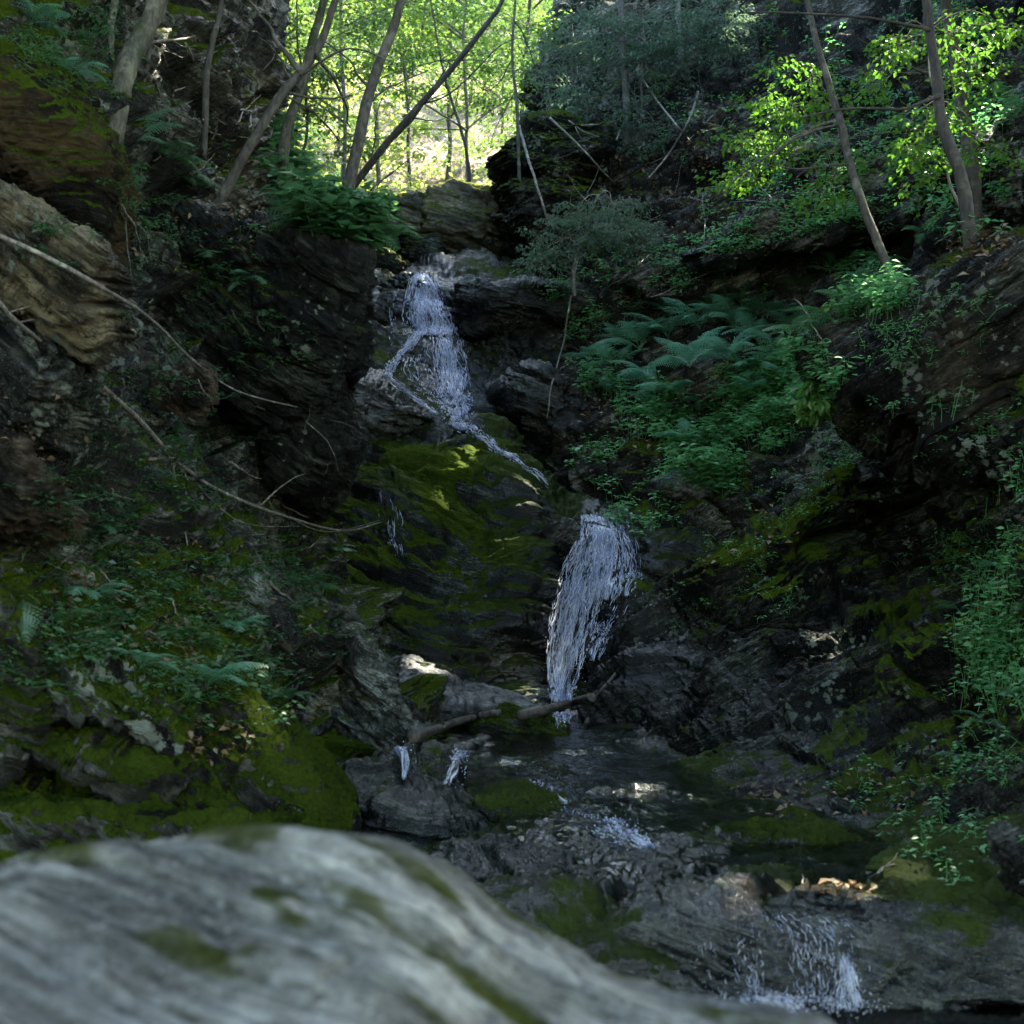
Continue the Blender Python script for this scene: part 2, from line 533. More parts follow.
U1 = [-420, -60, 160, 320, 420, 500, 560, 610, 680, 780, 900, 1080, 1450]
U2 = [120, 220, 290, 335, 380, 430, 480, 520, 560, 600, 645, 710, 820]
bed_rows = [
    [W(x, -6, .0) for x in (-9, -6, -4, -2, -1, -.5, 0, .4, .9, 1.6, 2.5, 4, 7)],
    [W(x, 1.5, .0) for x in (-7, -4, -2.5, -1.5, -.8, -.4, 0, .3, .8, 1.4, 2.2, 3.4, 6)],
    zip3(U1, 1040, 4.75),
    zip3(U1, [1010] * 5 + [1000, 1000, 1004, 1008, 1008, 1000, 985, 985], 5.0),
    zip3(U1, [960, 950, 950, 950, 945, 935, 925, 922, 915, 912, 925, 915, 880], [5.05, 5.05, 5.05, 5.05, 5.0, 5.0, 5.0, 5.08, 5.18, 5.2, 5.15, 5.1, 4.95]),
    zip3(U1, [920, 920, 920, 920, 915, 900, 888, 886, 888, 892, 888, 872, 840], 5.7),
    zip3(U1, [880, 880, 880, 880, 875, 866, 860, 855, 852, 850, 850, 838, 810], 6.7),
    zip3(U1, [850, 850, 850, 845, 838, 832, 828, 826, 830, 832, 832, 822, 800], 7.6),
    zip3(U1, [815, 815, 815, 808, 800, 800, 800, 800, 805, 812, 815, 810, 790], 9.0),
    zip3(U1, [785, 785, 785, 785, 785, 780, 774, 770, 776, 790, 796, 795, 780], 10.6),
    zip3(U1, [752, 752, 752, 752, 751, 750, 748, 748, 755, 765, 775, 775, 770], 11.9),
    zip3(U2, [730, 730, 730, 730, 735, 735, 733, 730, 728, 727, 730, 740, 750], 13.3),
    zip3(U2, [690, 690, 690, 685, 680, 688, 700, 712, 716, 716, 705, 700, 710], [14, 14, 14, 14, 14, 13.9, 13.9, 14.2, 14.5, 14.6, 14.4, 14.2, 14]),
    zip3(U2, [640, 640, 640, 638, 635, 636, 645, 660, 680, 682, 665, 660, 660], [14.6, 14.6, 14.6, 14.5, 14.3, 14.2, 14.3, 14.6, 15.2, 15.1, 14.9, 14.8, 14.6]),
    zip3(U2, [590, 590, 590, 588, 585, 585, 588, 596, 620, 622, 605, 600, 600], [15.3, 15.3, 15.2, 15, 14.8, 14.8, 14.8, 14.9, 15.5, 15.4, 15.2, 15.2, 15]),
    zip3(U2, [540, 540, 535, 535, 530, 528, 526, 530, 560, 562, 550, 555, 560], [16.2, 16.2, 16, 15.8, 15.6, 15.5, 15.5, 15.6, 16.0, 15.75, 15.6, 15.7, 15.6]),
    zip3(U2, [500, 498, 492, 490, 486, 484, 484, 490, 514, 517, 515, 525, 540], [17.1, 17, 16.8, 16.6, 16.4, 16.3, 16.3, 16.2, 16.1, 16.2, 16.2, 16.4, 16.6]),
    zip3(U2, [462, 460, 455, 450, 447, 446, 450, 462, 490, 502, 503, 505, 510], [18, 18, 17.7, 17.6, 17.4, 17.3, 17.2, 17.1, 17.1, 17.5, 17.5, 17.5, 17.3]),
    zip3(U2, [420, 418, 414, 410, 406, 408, 422, 445, 478, 488, 480, 470, 470], [18.9, 18.9, 18.7, 18.6, 18.5, 18.4, 18.3, 18.2, 18.3, 18.5, 18.3, 18.2, 18]),
    zip3(U2, [380, 378, 374, 368, 372, 392, 425, 455, 462, 455, 440, 430, 430], [20, 20, 19.8, 19.7, 19.6, 19.6, 19.4, 19.2, 19, 19, 18.9, 18.7, 18.5]),
    zip3(U2, [340, 338, 335, 335, 350, 370, 390, 400, 405, 400, 385, 380, 380], [20.8, 20.8, 20.7, 20.6, 20.6, 20.5, 20.2, 19.9, 19.6, 19.5, 19.4, 19.2, 19]),
    zip3(U2, [300, 298, 296, 300, 312, 318, 322, 332, 340, 340, 335, 330, 330], [21.5, 21.5, 21.4, 21.3, 21.3, 21.2, 20.9, 20.5, 20.3, 20.1, 20, 19.8, 19.6]),
    zip3(U2, [270, 270, 270, 274, 278, 271, 276, 284, 288, 288, 285, 285, 285], [22.2, 22.2, 22.1, 22, 21.9, 21.8, 21.6, 21.2, 20.9, 20.7, 20.6, 20.5, 20.4]),
    zip3(U2, [250, 250, 252, 256, 258, 256, 255, 255, 252, 250, 248, 248, 248], [23.8, 23.8, 23.8, 23.6, 23.5, 23.4, 23.2, 22.8, 22.4, 22, 21.8, 21.6, 21.5]),
    zip3(U2, [228, 230, 232, 236, 238, 238, 236, 232, 228, 225, 222, 220, 220], 28),
    zip3(U2, [205, 206, 207, 208, 209, 209, 208, 206, 205, 204, 202, 200, 200], 36),
    zip3(U2, [185, 185, 185, 185, 185, 185, 185, 185, 185, 185, 185, 185, 185], 50),
]


def flowdist(Q):
    """distance to the course of the water"""
    pts = [at(*p) for p in [(780, 1010, 4.7), (770, 912, 5.2), (650, 880, 6), (600, 850, 7), (590, 800, 9), (540, 770, 10.6), (530, 745, 12.2), (565, 720, 13.8),
                            (570, 690, 14.6), (590, 620, 15.3), (605, 517, 16.2), (590, 500, 17.5), (545, 478, 18.2), (470, 425, 19.3), (440, 370, 20.5), (430, 271, 21.8), (430, 255, 23.5), (430, 235, 28)]]
    best = np.full(len(Q), 99.)
    for a, b in zip(pts[:-1], pts[1:]):
        ab = b - a
        t = np.clip(((Q - a) @ ab) / (ab @ ab), 0, 1)
        best = np.minimum(best, np.linalg.norm(Q - a - t[:, None] * ab, axis=1))
    return best


def bed_wet(Q, N2):
    fd = flowdist(Q)
    w = sstep(2.2, .3, fd + .5 * fbm(Q * .8, 3, 5))
    w = np.maximum(w, .75 * blob(Q, 390, 520, 16, .5, (1, 1.5, 2.5)))
    w = np.maximum(w, .8 * blob(Q, 440, 690, 13.9, 1.1))
    w = np.maximum(w, .7 * blob(Q, 400, 400, 19, 1.2))
    w = np.maximum(w, blob(Q, 780, 955, 5.15, 1.0))
    return np.maximum(w, .3 + .45 * (Q[:, 1] < 13))


def bed_moss(Q, N2):
    fd = flowdist(Q)
    m = .75 * blob(Q, 500, 500, 16.4, 1.1, (1.2, 1.2, .9)) + .65 * blob(Q, 450, 460, 17.2, 1.0) + .8 * blob(Q, 345, 480, 16.8, .8) + .55 * blob(Q, 420, 570, 15.3, 1.2) + .4 * blob(Q, 440, 640, 14.4, .8)
    m += .5 * blob(Q, 560, 480, 16.8, .5)
    m += .65 * blob(Q, 720, 880, 5.9, .5, (1.3, .7, 1)) + .6 * blob(Q, 900, 880, 5.8, .4) + .5 * blob(Q, 600, 930, 5.0, .45) + .5 * blob(Q, 1000, 900, 5.5, .5) + .4 * blob(Q, 860, 845, 7.0, .6)
    m *= sstep(-.2, .4, N2[:, 2]) * (.85 + 1.3 * fbm(Q * 1.6, 3, 91))
    m -= .9 * sstep(.45, .15, fd)
    return m


def bed_amp(P):
    y = P[:, 1]
    a = np.interp(y, [-6, 4, 4.6, 5.2, 8, 12, 13.5, 20, 24, 50], [.3, .3, .7, .8, .75, .75, 1., 1., 1., 2])
    fd = flowdist(P)
    return a * (.45 + .55 * sstep(.35, 1.3, fd) + .5 * (y > 13.6)) * (1 + .15 * sstep(13, 14, y) * sstep(18.5, 17.5, y))


bed = terrain('stream_bed', uvd(bed_rows), 900, 420, M_bed, NC,
              dm=[.15, .25, .5, 1.6, 1.6, 1.6, 1.4, 1.4, 1.2, 1.2, 1.2, 1.4, 1.6, 1.6, 1.6, 1.6, 1.3, 1.3, 1.5, 1.4, 1.4, 1.4, .8, .8, .5, .3],
              dn=[.3, .5, 1, 1.2, 1.2, 1.2, 1.1, 1.1, 1.1, 1.3, .9, .4], seed=3, moss=(.12, .9), wet=bed_wet, mossf=bed_moss, ampf=bed_amp,
              block=.055, layer=.17, lam=.055, lump=.14, bs=.95, ls=.36)

left_cols = [
    [(-420, 1000, 4.0), (-420, 880, 4.2), (-420, 760, 4.5), (-420, 600, 5), (-420, 430, 5.4), (-420, 250, 5.8), (-420, 60, 6.2), (-420, -200, 7), (-520, -420, 9)],
    [(0, 930, 5.2), (0, 862, 5.5), (0, 770, 5.9), (0, 640, 6.5), (0, 470, 7.0), (0, 290, 7.5), (0, 110, 7.9), (0, -120, 9), (-60, -380, 11)],
    [(120, 920, 5.8), (120, 850, 6.1), (130, 760, 6.6), (130, 640, 7.3), (130, 500, 8.0), (130, 330, 8.6), (120, 150, 9.4), (110, -80, 10.7), (60, -330, 13)],
    [(240, 900, 6.4), (240, 835, 6.8), (240, 745, 7.5), (240, 650, 8.4), (240, 530, 9.4), (225, 370, 10.1), (215, 190, 11.3), (210, -50, 13.2), (170, -280, 15.5)],
    [(320, 880, 7.2), (325, 820, 7.7), (330, 740, 8.7), (330, 650, 9.8), (320, 540, 10.7), (290, 410, 11.4), (262, 230, 12.6), (258, 0, 14.7), (230, -240, 17)],
    [(395, 800, 9.5), (395, 745, 10.3), (385, 695, 10.9), (355, 625, 11.7), (325, 545, 12.4), (290, 435, 13.0), (270, 260, 14), (266, 40, 16.2), (240, -190, 19)],
    [(400, 730, 12.8), (378, 690, 13), (345, 630, 13.6), (312, 560, 14.3), (290, 480, 15.2), (275, 380, 16.2), (268, 240, 17.7), (268, 80, 19.7), (250, -130, 23)],
    [(325, 500, 17), (315, 470, 17.3), (305, 440, 17.7), (295, 400, 18.3), (285, 350, 19), (280, 300, 20), (272, 210, 21.3), (265, 100, 23.3), (250, -70, 27)],
    [(350, 310, 21.5), (345, 285, 22), (338, 270, 22.6), (325, 255, 23.5), (312, 238, 24.5), (300, 215, 26), (288, 180, 28), (270, 100, 31), (240, -50, 35)],
    [(385, 235, 29), (370, 228, 29.5), (355, 220, 30), (340, 210, 31), (325, 198, 32.5), (305, 175, 35), (290, 140, 38), (270, 60, 42), (230, -70, 48)],
]


def left_moss(Q, N2):
    low = sstep(2.6, .6, Q[:, 2]) * sstep(9.5, 7, Q[:, 1])
    m = .55 * low * sstep(.0, .5, N2[:, 2] + .2)
    m += .5 * sstep(16, 20, Q[:, 1]) * sstep(.1, .6, N2[:, 2])
    m += .25 * blob(Q, 230, 600, 8.8, 1.4)
    m += .5 * blob(Q, 60, 60, 8, .8)
    return m


def left_wet(Q, N2):
    return .45 * blob(Q, 170, 400, 8.6, 1.1) + .35 * sstep(1.2, .3, Q[:, 2]) + .4 * blob(Q, 260, 430, 9.5, .9)


lb = terrain('left_bank', uvd(left_cols), 760, 620, M_left, NL, dm=[.5, 1.5, 1.7, 1.5, 1.2, .8, .5, .4, .3], dn=[.8, 1.2, 1.3, 1.4, 1.4, 1.4, 1.2, .5],
             toward=(4, 8, 4), seed=21, moss=(.22, 1.), wet=left_wet, mossf=left_moss, block=.30, layer=.17, lam=.045, lump=.22, bs=.8, ls=.34)

right_cols = [
    [(505, 320, 24), (500, 280, 24.3), (500, 235, 24.8), (508, 180, 25.5), (520, 120, 26.5), (540, 40, 28), (560, -60, 31), (570, -240, 36)],
    [(560, 500, 18.6), (558, 430, 19.2), (556, 350, 19.9), (556, 260, 20.8), (562, 180, 22.2), (580, 80, 24), (600, -50, 27), (620, -240, 32)],
    [(640, 545, 16.6), (645, 475, 17.3), (650, 395, 18.3), (655, 305, 19.6), (660, 200, 21.2), (670, 70, 23.5), (680, -80, 27), (700, -280, 32)],
    [(730, 570, 15.5), (735, 485, 16.3), (740, 400, 17.2), (745, 310, 18.5), (750, 210, 20), (760, 80, 22), (780, -80, 25), (800, -280, 30)],
    [(850, 570, 14), (855, 480, 14.8), (860, 390, 15.8), (865, 300, 17), (870, 200, 18.4), (880, 70, 20.2), (900, -100, 23), (920, -300, 28)],
    [(980, 570, 12.5), (985, 470, 13.3), (990, 370, 14.2), (995, 280, 15), (1000, 180, 16.3), (1010, 50, 18), (1020, -120, 21), (1050, -320, 26)],
    [(1160, 570, 11), (1160, 460, 11.6), (1160, 360, 12.3), (1160, 260, 13.2), (1170, 160, 14.4), (1180, 20, 16), (1200, -150, 19), (1230, -340, 24)],
    [(1500, 570, 9), (1500, 450, 9.6), (1500, 350, 10.3), (1500, 240, 11.2), (1500, 130, 12.2), (1500, 0, 14), (1520, -180, 17), (1550, -360, 22)],
]


def slope_moss(Q, N2):
    return .4 * blob(Q, 690, 480, 16.8, 1.5) + .35 * blob(Q, 560, 250, 20.8, .9) - .1


rs = terrain('right_slope', uvd(right_cols), 560, 620, M_slope, NR, dm=[.8, 1, 1, 1, 1, .9, .5], dn=[.8, 1.2, 1.2, 1.2, 1.2, 1.1, .5],
             toward=(-4, 6, 4), seed=41, moss=(.05, .8), mossf=slope_moss, block=.40, layer=.20, lam=.06, lump=.35, bs=1.35, ls=.45)

crop_cols = [
    [(545, 745, 13.5), (556, 728, 13.7), (566, 706, 13.9), (580, 676, 14.1), (594, 652, 14.3), (610, 630, 14.6), (632, 612, 15.3), (660, 620, 16.2)],
    [(610, 790, 11.0), (625, 770, 11.5), (640, 735, 12.1), (655, 690, 12.7), (665, 650, 13.2), (675, 616, 13.7), (685, 590, 14.3), (705, 590, 15.4)],
    [(720, 815, 9.4), (728, 792, 9.9), (738, 750, 10.5), (748, 700, 11.1), (756, 650, 11.7), (762, 600, 12.2), (766, 545, 12.9), (780, 540, 14.2)],
    [(830, 832, 8.4), (834, 812, 8.8), (838, 775, 9.3), (842, 715, 10.0), (846, 640, 10.8), (846, 565, 12.6), (838, 480, 12.8), (845, 470, 13.6)],
    [(905, 848, 7.8), (905, 826, 8.1), (905, 785, 8.6), (905, 720, 9.3), (905, 640, 10.3), (900, 560, 12.8), (885, 470, 12.9), (890, 440, 13)],
    [(985, 866, 7.2), (985, 840, 7.5), (980, 790, 7.9), (975, 715, 8.5), (970, 640, 9.1), (965, 560, 10.6), (955, 470, 11.2), (955, 410, 11.6)],
    [(1090, 880, 6.5), (1090, 845, 6.7), (1085, 780, 7.1), (1080, 690, 7.6), (1075, 590, 8.1), (1065, 480, 8.6), (1050, 370, 9.2), (1045, 300, 10.4)],
    [(1300, 900, 5.4), (1300, 840, 5.6), (1300, 750, 5.9), (1300, 640, 6.3), (1300, 520, 6.8), (1290, 390, 7.3), (1270, 250, 7.9), (1260, 160, 9)],
    [(1700, 950, 4.0), (1700, 840, 4.2), (1700, 720, 4.5), (1700, 580, 4.8), (1700, 440, 5.1), (1690, 300, 5.5), (1670, 150, 6.0), (1650, 30, 7)],
]


def crop_moss(Q, N2):
    return .3 * blob(Q, 990, 620, 9, 1.2) + .4 * blob(Q, 740, 560, 12.9, .9) + .35 * blob(Q, 830, 480, 12.5, .8)


def crop_wet(Q, N2):
    return .22 * blob(Q, 720, 740, 11, 2.0) + .8 * blob(Q, 640, 650, 13.4, .9) + .5 * sstep(1.6, .5, Q[:, 2])


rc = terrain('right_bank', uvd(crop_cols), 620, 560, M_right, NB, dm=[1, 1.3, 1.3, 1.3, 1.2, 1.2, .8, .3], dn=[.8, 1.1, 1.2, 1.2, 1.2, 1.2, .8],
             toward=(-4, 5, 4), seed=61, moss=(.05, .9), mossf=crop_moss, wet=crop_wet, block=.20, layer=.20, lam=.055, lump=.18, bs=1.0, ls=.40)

# wooded hillside beyond the head of the falls
hill_rows = []
for Y, vv in ((26, 262), (30, 232), (36, 205), (44, 160), (54, 110), (68, 50), (90, -40), (120, -120)):
    hill_rows.append([at(u, vv - 18 * ((u - 430) / 300) ** 2, Y) for u in (-500, 0, 200, 300, 360, 430, 500, 560, 640, 800, 1100, 1500)])
hill = terrain('hillside', hill_rows, 240, 260, M_soil, (0, 0, 1), seed=81, moss=(-.1, .5), block=.2, layer=.05, lam=.0, lump=.5, bs=1.5, ls=.5)
# ------------------------------------------------------------------ rocks that stand on the banks and in the stream
def cube_sphere(n):
    t = np.tan(np.linspace(-1, 1, n) * math.pi / 4)
    a, b = np.meshgrid(t, t, indexing='ij')
    o = np.ones_like(a)
    faces = [np.stack(x, -1) for x in ((o, a, b), (-o, b, a), (b, o, a), (a, -o, b), (a, b, o), (b, a, -o))]
    V = np.concatenate([f.reshape(-1, 3) for f in faces])
    V /= np.linalg.norm(V, axis=1, keepdims=True)
    Q = np.concatenate([grid_quads(n, n) + k * n * n for k in range(6)])
    key = np.round(V * 1e5).astype(np.int64)
    _, first, inv = np.unique(key, axis=0, return_index=True, return_inverse=True)
    return V[first], inv.reshape(-1)[Q]


_CS = {}


def vert_normals(V, Q):
    a, b, c, d = (V[Q[:, i]] for i in range(4))
    fn = np.cross(c - a, d - b)
    N = np.zeros_like(V)
    for i in range(4):
        for k in range(3):
            N[:, k] += np.bincount(Q[:, i], fn[:, k], len(V))
    return N / np.maximum(np.linalg.norm(N, axis=1, keepdims=True), 1e-9)


def rock(name, label, poly, Y, hd, mat, nrm, n=90, p=14, seed=0, lean=0., front=None, moss=(0., 1.), mossadd=0., wet=0., group=None, cat='rock', cut=3, **kw):
    """a solid convex block whose outline towards the stream follows poly, Y away, hd half as deep; then weathered"""
    pts = np.array([at(u, v, Y) for u, v in poly])
    c = pts.mean(0)
    pts = c + (pts - c) * 1.05
    rng = np.random.default_rng(seed + 1000)
    pl = []
    k = len(pts)
    for i in range(k):
        a, b = pts[i], pts[(i + 1) % k]
        e = b - a
        nn = np.array([e[2], 0, -e[0]])
        if np.linalg.norm(nn) < 1e-6:
            continue
        nn /= np.linalg.norm(nn)
        m = (a + b) / 2 - c
        if nn @ m < 0:
            nn = -nn
        d = nn @ m
        n2 = nn + np.array([0, rng.uniform(-.35, .35), 0])
        pl.append(n2 / max(d, .02))
    fr = front or [(rng.uniform(-.4, .4), -1, rng.uniform(-.1, .5))]
    for f in fr:
        f = np.array(f, float); f /= np.linalg.norm(f)
        pl.append(f / hd)
    pl.append(np.array([rng.uniform(-.3, .3), 1, rng.uniform(-.3, .3)]) / hd)
    ext = np.ptp(pts, axis=0)
    for _ in range(cut):
        f = rng.normal(size=3); f[1] = -abs(f[1]); f /= np.linalg.norm(f)
        r = math.sqrt((f[0] * ext[0] * .5) ** 2 + (f[1] * hd) ** 2 + (f[2] * ext[2] * .5) ** 2)
        pl.append(f / (r * rng.uniform(.95, 1.15)))
    pl = np.array(pl)
    if n not in _CS:
        _CS[n] = cube_sphere(n)
    D, Q = _CS[n]
    s = np.maximum(D * np.array([1, 1, 1]) @ pl.T, 0)
    r = (s ** p).sum(1) ** (-1 / p)
    V = D * r[:, None]
    N = vert_normals(V, Q)
    if np.sum(N * D) < 0:
        N, Q = -N, Q[:, ::-1]
    Pw = V + c
    size = float(np.mean(ext[[0, 2]]))
    d = rock_disp(Pw, nrm, seed=seed, **{**dict(block=.05 * size, layer=.07 * size, lam=.028 * size, lump=.10 * size, bs=.55 * size + .05, ls=.22 * size + .03), **kw})
    V = V + N * d[:, None]
    N2 = vert_normals(V, Q)
    ms = np.clip(moss_of(N2, V + c, seed, *moss) + mossadd * sstep(.1, .6, N2[:, 2]), 0, 1)
    base = Vector((c[0], c[1], c[2] + V[:, 2].min()))
    V[:, 2] -= V[:, 2].min()
    me = new_mesh(name, V, Q)
    add_attr(me, 'moss', ms)
    add_attr(me, 'wet', np.full(len(V), wet))
    o = link(name, me, mat, loc=base)
    TERRAIN.append((V + np.array(base), Q))
    return tag(o, label, cat, group, 'thing')


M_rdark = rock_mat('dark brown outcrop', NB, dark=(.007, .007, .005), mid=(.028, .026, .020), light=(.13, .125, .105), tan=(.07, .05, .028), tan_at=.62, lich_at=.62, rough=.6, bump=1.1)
M_strata = rock_mat('pale strata', NR, dark=(.012, .012, .010), mid=(.075, .076, .066), light=(.32, .32, .30), tan=(.12, .09, .055), tan_at=.66, lich_at=.62, rough=.6, bump=1.1, spec=.1)
M_tan = rock_mat('tan layered schist', NL, dark=(.032, .029, .02), mid=(.135, .12, .083), light=(.34, .31, .24), tan=(.20, .155, .085), tan_at=.50, lich_at=.60, bump=1.1)
M_rust = rock_mat('rusty layered schist', NL, dark=(.016, .013, .009), mid=(.055, .044, .031), light=(.17, .15, .12), tan=(.11, .07, .04), tan_at=.50, lich_at=.62, bump=1.1)
M_earth = rock_mat('bare brown earth', (0, 0, 1), dark=(.010, .007, .004), mid=(.028, .019, .010), light=(.07, .05, .028), tan=(.055, .037, .016), tan_at=.5, lich_at=.95, rough=.9)
M_pale = rock_mat('pale water worn schist', NC, zone_floor=.5, dark=(.035, .038, .04), mid=(.09, .092, .092), light=(.20, .205, .20), tan=(.17, .14, .10), tan_at=.75, lich_at=.8, rough=.42, bump=.6)
M_lich = rock_mat('lichened schist', NL, dark=(.014, .015, .013), mid=(.05, .05, .045), light=(.14, .14, .13), tan_at=.72, lich_at=.50, lich=(.32, .36, .31), bump=.9)
M_mossy = rock_mat('moss grown rock', NL, dark=(.02, .02, .016), mid=(.06, .06, .05), light=(.14, .14, .12), lich_at=.68, moss_a=(.010, .018, .003), moss_b=(.060, .088, .010), bump=.9)

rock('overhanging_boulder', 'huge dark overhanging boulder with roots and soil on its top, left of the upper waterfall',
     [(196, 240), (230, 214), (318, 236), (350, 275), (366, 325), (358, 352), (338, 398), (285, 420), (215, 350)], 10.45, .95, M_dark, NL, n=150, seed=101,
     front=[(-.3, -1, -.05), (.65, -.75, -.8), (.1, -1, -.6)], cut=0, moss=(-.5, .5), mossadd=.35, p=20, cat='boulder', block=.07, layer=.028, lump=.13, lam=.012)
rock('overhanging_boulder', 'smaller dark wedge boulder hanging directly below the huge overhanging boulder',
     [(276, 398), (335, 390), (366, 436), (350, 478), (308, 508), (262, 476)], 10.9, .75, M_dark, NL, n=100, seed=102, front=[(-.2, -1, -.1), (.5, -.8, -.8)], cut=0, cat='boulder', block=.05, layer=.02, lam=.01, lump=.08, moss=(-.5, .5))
rock('rock_slab', 'tilted tan slab of layered rock jutting from the left cliff with a square broken end',
     [(-70, 150), (15, 196), (70, 232), (127, 274), (122, 300), (92, 360), (30, 318), (-70, 262)], 7.0, .42, M_tan, NL, n=130, seed=103, front=[(.25, -1, .25)], cut=0, p=26,
     moss=(-.4, .6), cat='rock slab', block=.03, layer=.05, lam=.03, lump=.03, ls=.11, bs=.5)
rock('earth_bank', 'bare brown overhanging earth bank with moss and ferns along its top edge',
     [(-60, 40), (40, 66), (92, 112), (118, 160), (112, 220), (84, 258), (30, 214), (-60, 160)], 7.75, .5, M_earth, (0, 0, 1), n=100, seed=104, front=[(.3, -1, -.25)], cut=0, moss=(.3, 1.), mossadd=.5, cat='earth bank', block=.03, layer=.02, lam=.01, lump=.08)
rock('rock_block', 'dark block wedged below the end of the tan slab on the left cliff', [(-40, 322), (20, 335), (68, 364), (78, 400), (45, 446), (0, 432), (-40, 400)], 7.0, .4, M_left, NL, n=90, seed=105, moss=(-.2, .6), cat='rock')
rock('rock_block', 'reddish brown layered block near the left edge above the fern frond', [(-40, 445), (16, 452), (62, 486), (58, 520), (10, 535), (-40, 520)], 6.75, .35, M_rust, NL, n=80, seed=106, moss=(-.2, .6))
rock('rock_block', 'small brownish square block set in the blue grey face of the left cliff', [(163, 380), (203, 366), (216, 394), (196, 416), (168, 408)], 8.66, .12, M_rust, NL, n=50, seed=107, moss=(-.5, .2))
rock('rock_block', 'dark block spotted with white lichen and topped with moss, low on the left bank', [(40, 668), (80, 654), (150, 668), (188, 692), (182, 735), (130, 752), (46, 742)], 6.3, .45, M_lich, NL, n=110, seed=108, front=[(.2, -1, .12)], cut=0, p=20, moss=(.25, 1.), mossadd=.5)
rock('rock_slab', 'thin moss covered slab just below the lichen spotted block on the left bank', [(36, 742), (75, 729), (160, 764), (167, 788), (130, 798), (46, 768)], 6.05, .4, M_mossy, NL, n=90, seed=109, front=[(.2, -1, .2)], cut=0, p=20, moss=(.3, 1.), mossadd=.7, cat='rock slab')
rock('mossy_rock', 'broad green moss covered rock directly behind the pale foreground boulder', [(-20, 790), (60, 764), (170, 800), (330, 812), (345, 850), (150, 900), (-20, 900)], 6.0, .6, M_mossy, NL, n=120, seed=110, front=[(.2, -1, .6), (0, -1, .1)], cut=0, moss=(.4, 1.), mossadd=.8)
rock('mossy_rock', 'sloping moss covered rock with brown leaf litter, beside the lichen spotted block', [(176, 716), (232, 690), (296, 752), (338, 815), (250, 838), (150, 796)], 7.0, .55, M_mossy, NL, n=120, seed=111, front=[(.3, -1, .7)], cut=0, moss=(.35, 1.), mossadd=.6)
rock('mossy_rock', 'bright mossy hump at the left edge of the bank under the tall fern frond', [(-60, 585), (14, 598), (46, 648), (34, 742), (-10, 775), (-60, 770)], 5.9, .35, M_mossy, NL, n=90, seed=112, moss=(.3, 1.), mossadd=.6)
rock('rock_block', 'rounded grey knob of rock halfway up the ferny left slope', [(230, 592), (266, 576), (290, 600), (288, 636), (240, 644)], 8.9, .3, M_left, NL, n=70, seed=113, moss=(-.1, .8))
rock('rock_block', 'layered ledge of dark rock at the foot of the left slope beside the stream', [(290, 640), (335, 628), (392, 690), (412, 728), (380, 752), (310, 720)], 10.2, .5, M_left, NL, n=100, seed=114, moss=(-.2, .8), wet=.3)
# head of the falls
M_boul = rock_mat('boulder with painted daylight', NC, zone_floor=.6, dark=(.05, .048, .032), mid=(.14, .135, .09), light=(.30, .29, .22), tan=(.2, .16, .09), tan_at=.6, lich_at=.7, moss_a=(.04, .05, .01), moss_b=(.14, .16, .03))  # lightened copy: daylight these boulders lack is put into their colour
rock('water_worn_rock', 'pale wet bedrock slab directly left of the upper waterfall', [(336, 286), (388, 283), (386, 330), (394, 372), (340, 366)], 21.6, .55, M_pale, NC, n=80, seed=151, front=[(.1, -1, .5), (.1, -1, 1.4)], cut=0, wet=.6, moss=(-.5, .5))
rock('water_worn_rock', 'pale wet bedrock slab below the left strand of the upper waterfall', [(330, 374), (384, 378), (424, 408), (446, 430), (396, 446), (336, 440)], 18.9, .8, M_pale, NC, n=100, seed=152, front=[(.1, -1, 1.2), (.1, -1, .3)], cut=0, wet=.5, moss=(-.3, .6))
rock('upper_boulder', 'sunlit mossy boulder above the waterfall, left one of the pair against the forest', [(386, 206), (414, 197), (446, 204), (454, 232), (420, 240), (388, 234)], 24.0, .6, M_boul, NC, n=80, seed=121, moss=(.1, .8), mossadd=.2, cat='boulder')
rock('upper_boulder', 'large flat topped mossy boulder above the waterfall, next to the dark right outcrop', [(444, 208), (480, 201), (516, 206), (524, 245), (500, 264), (452, 252)], 24.1, .8, M_boul, NC, n=80, seed=122, moss=(.1, .8), mossadd=.2, cat='boulder')
rock('upper_boulder', 'dark rounded boulder under the two sunlit ones at the head of the falls', [(398, 244), (440, 240), (454, 258), (436, 274), (406, 268)], 23.7, .5, M_bed, NC, n=60, seed=123, cat='boulder')
rock('mossy_rock', 'low yellow green mossy rock at the lip left of the upper waterfall', [(342, 266), (374, 252), (404, 260), (412, 280), (346, 284)], 23.0, .5, M_mossy, NC, n=60, seed=124, moss=(.3, 1.), mossadd=.7)
rock('lip_rock', 'wet dark stone splitting the water at the top of the upper waterfall', [(392, 288), (412, 273), (430, 272), (434, 296), (404, 312)], 22.0, .35, M_bed, NC, n=60, seed=125, wet=1.)
rock('rock_outcrop', 'upright dark outcrop with a bulging edge against the bright forest', [(496, 152), (512, 136), (560, 132), (598, 150), (598, 214), (540, 206), (514, 194)], 22.2, .8, M_right, NC, n=100, seed=126, moss=(0, .8), mossadd=.2, cat='outcrop', p=18)
rock('rock_outcrop', 'lower half of the upright dark outcrop, just right of the upper boulders', [(500, 196), (520, 186), (590, 190), (600, 290), (545, 300), (520, 262), (503, 220)], 21.7, .8, M_right, NC, n=100, seed=127, moss=(0, .8), mossadd=.2, cat='outcrop', p=18)
rock('ledge_rock', 'dark horizontal ledge of wet rock right of the upper waterfall', [(452, 296), (520, 286), (590, 300), (596, 330), (520, 336), (462, 326)], 20.5, .7, M_bed, NC, n=90, seed=128, wet=.6, moss=(-.2, .6), cat='rock ledge')
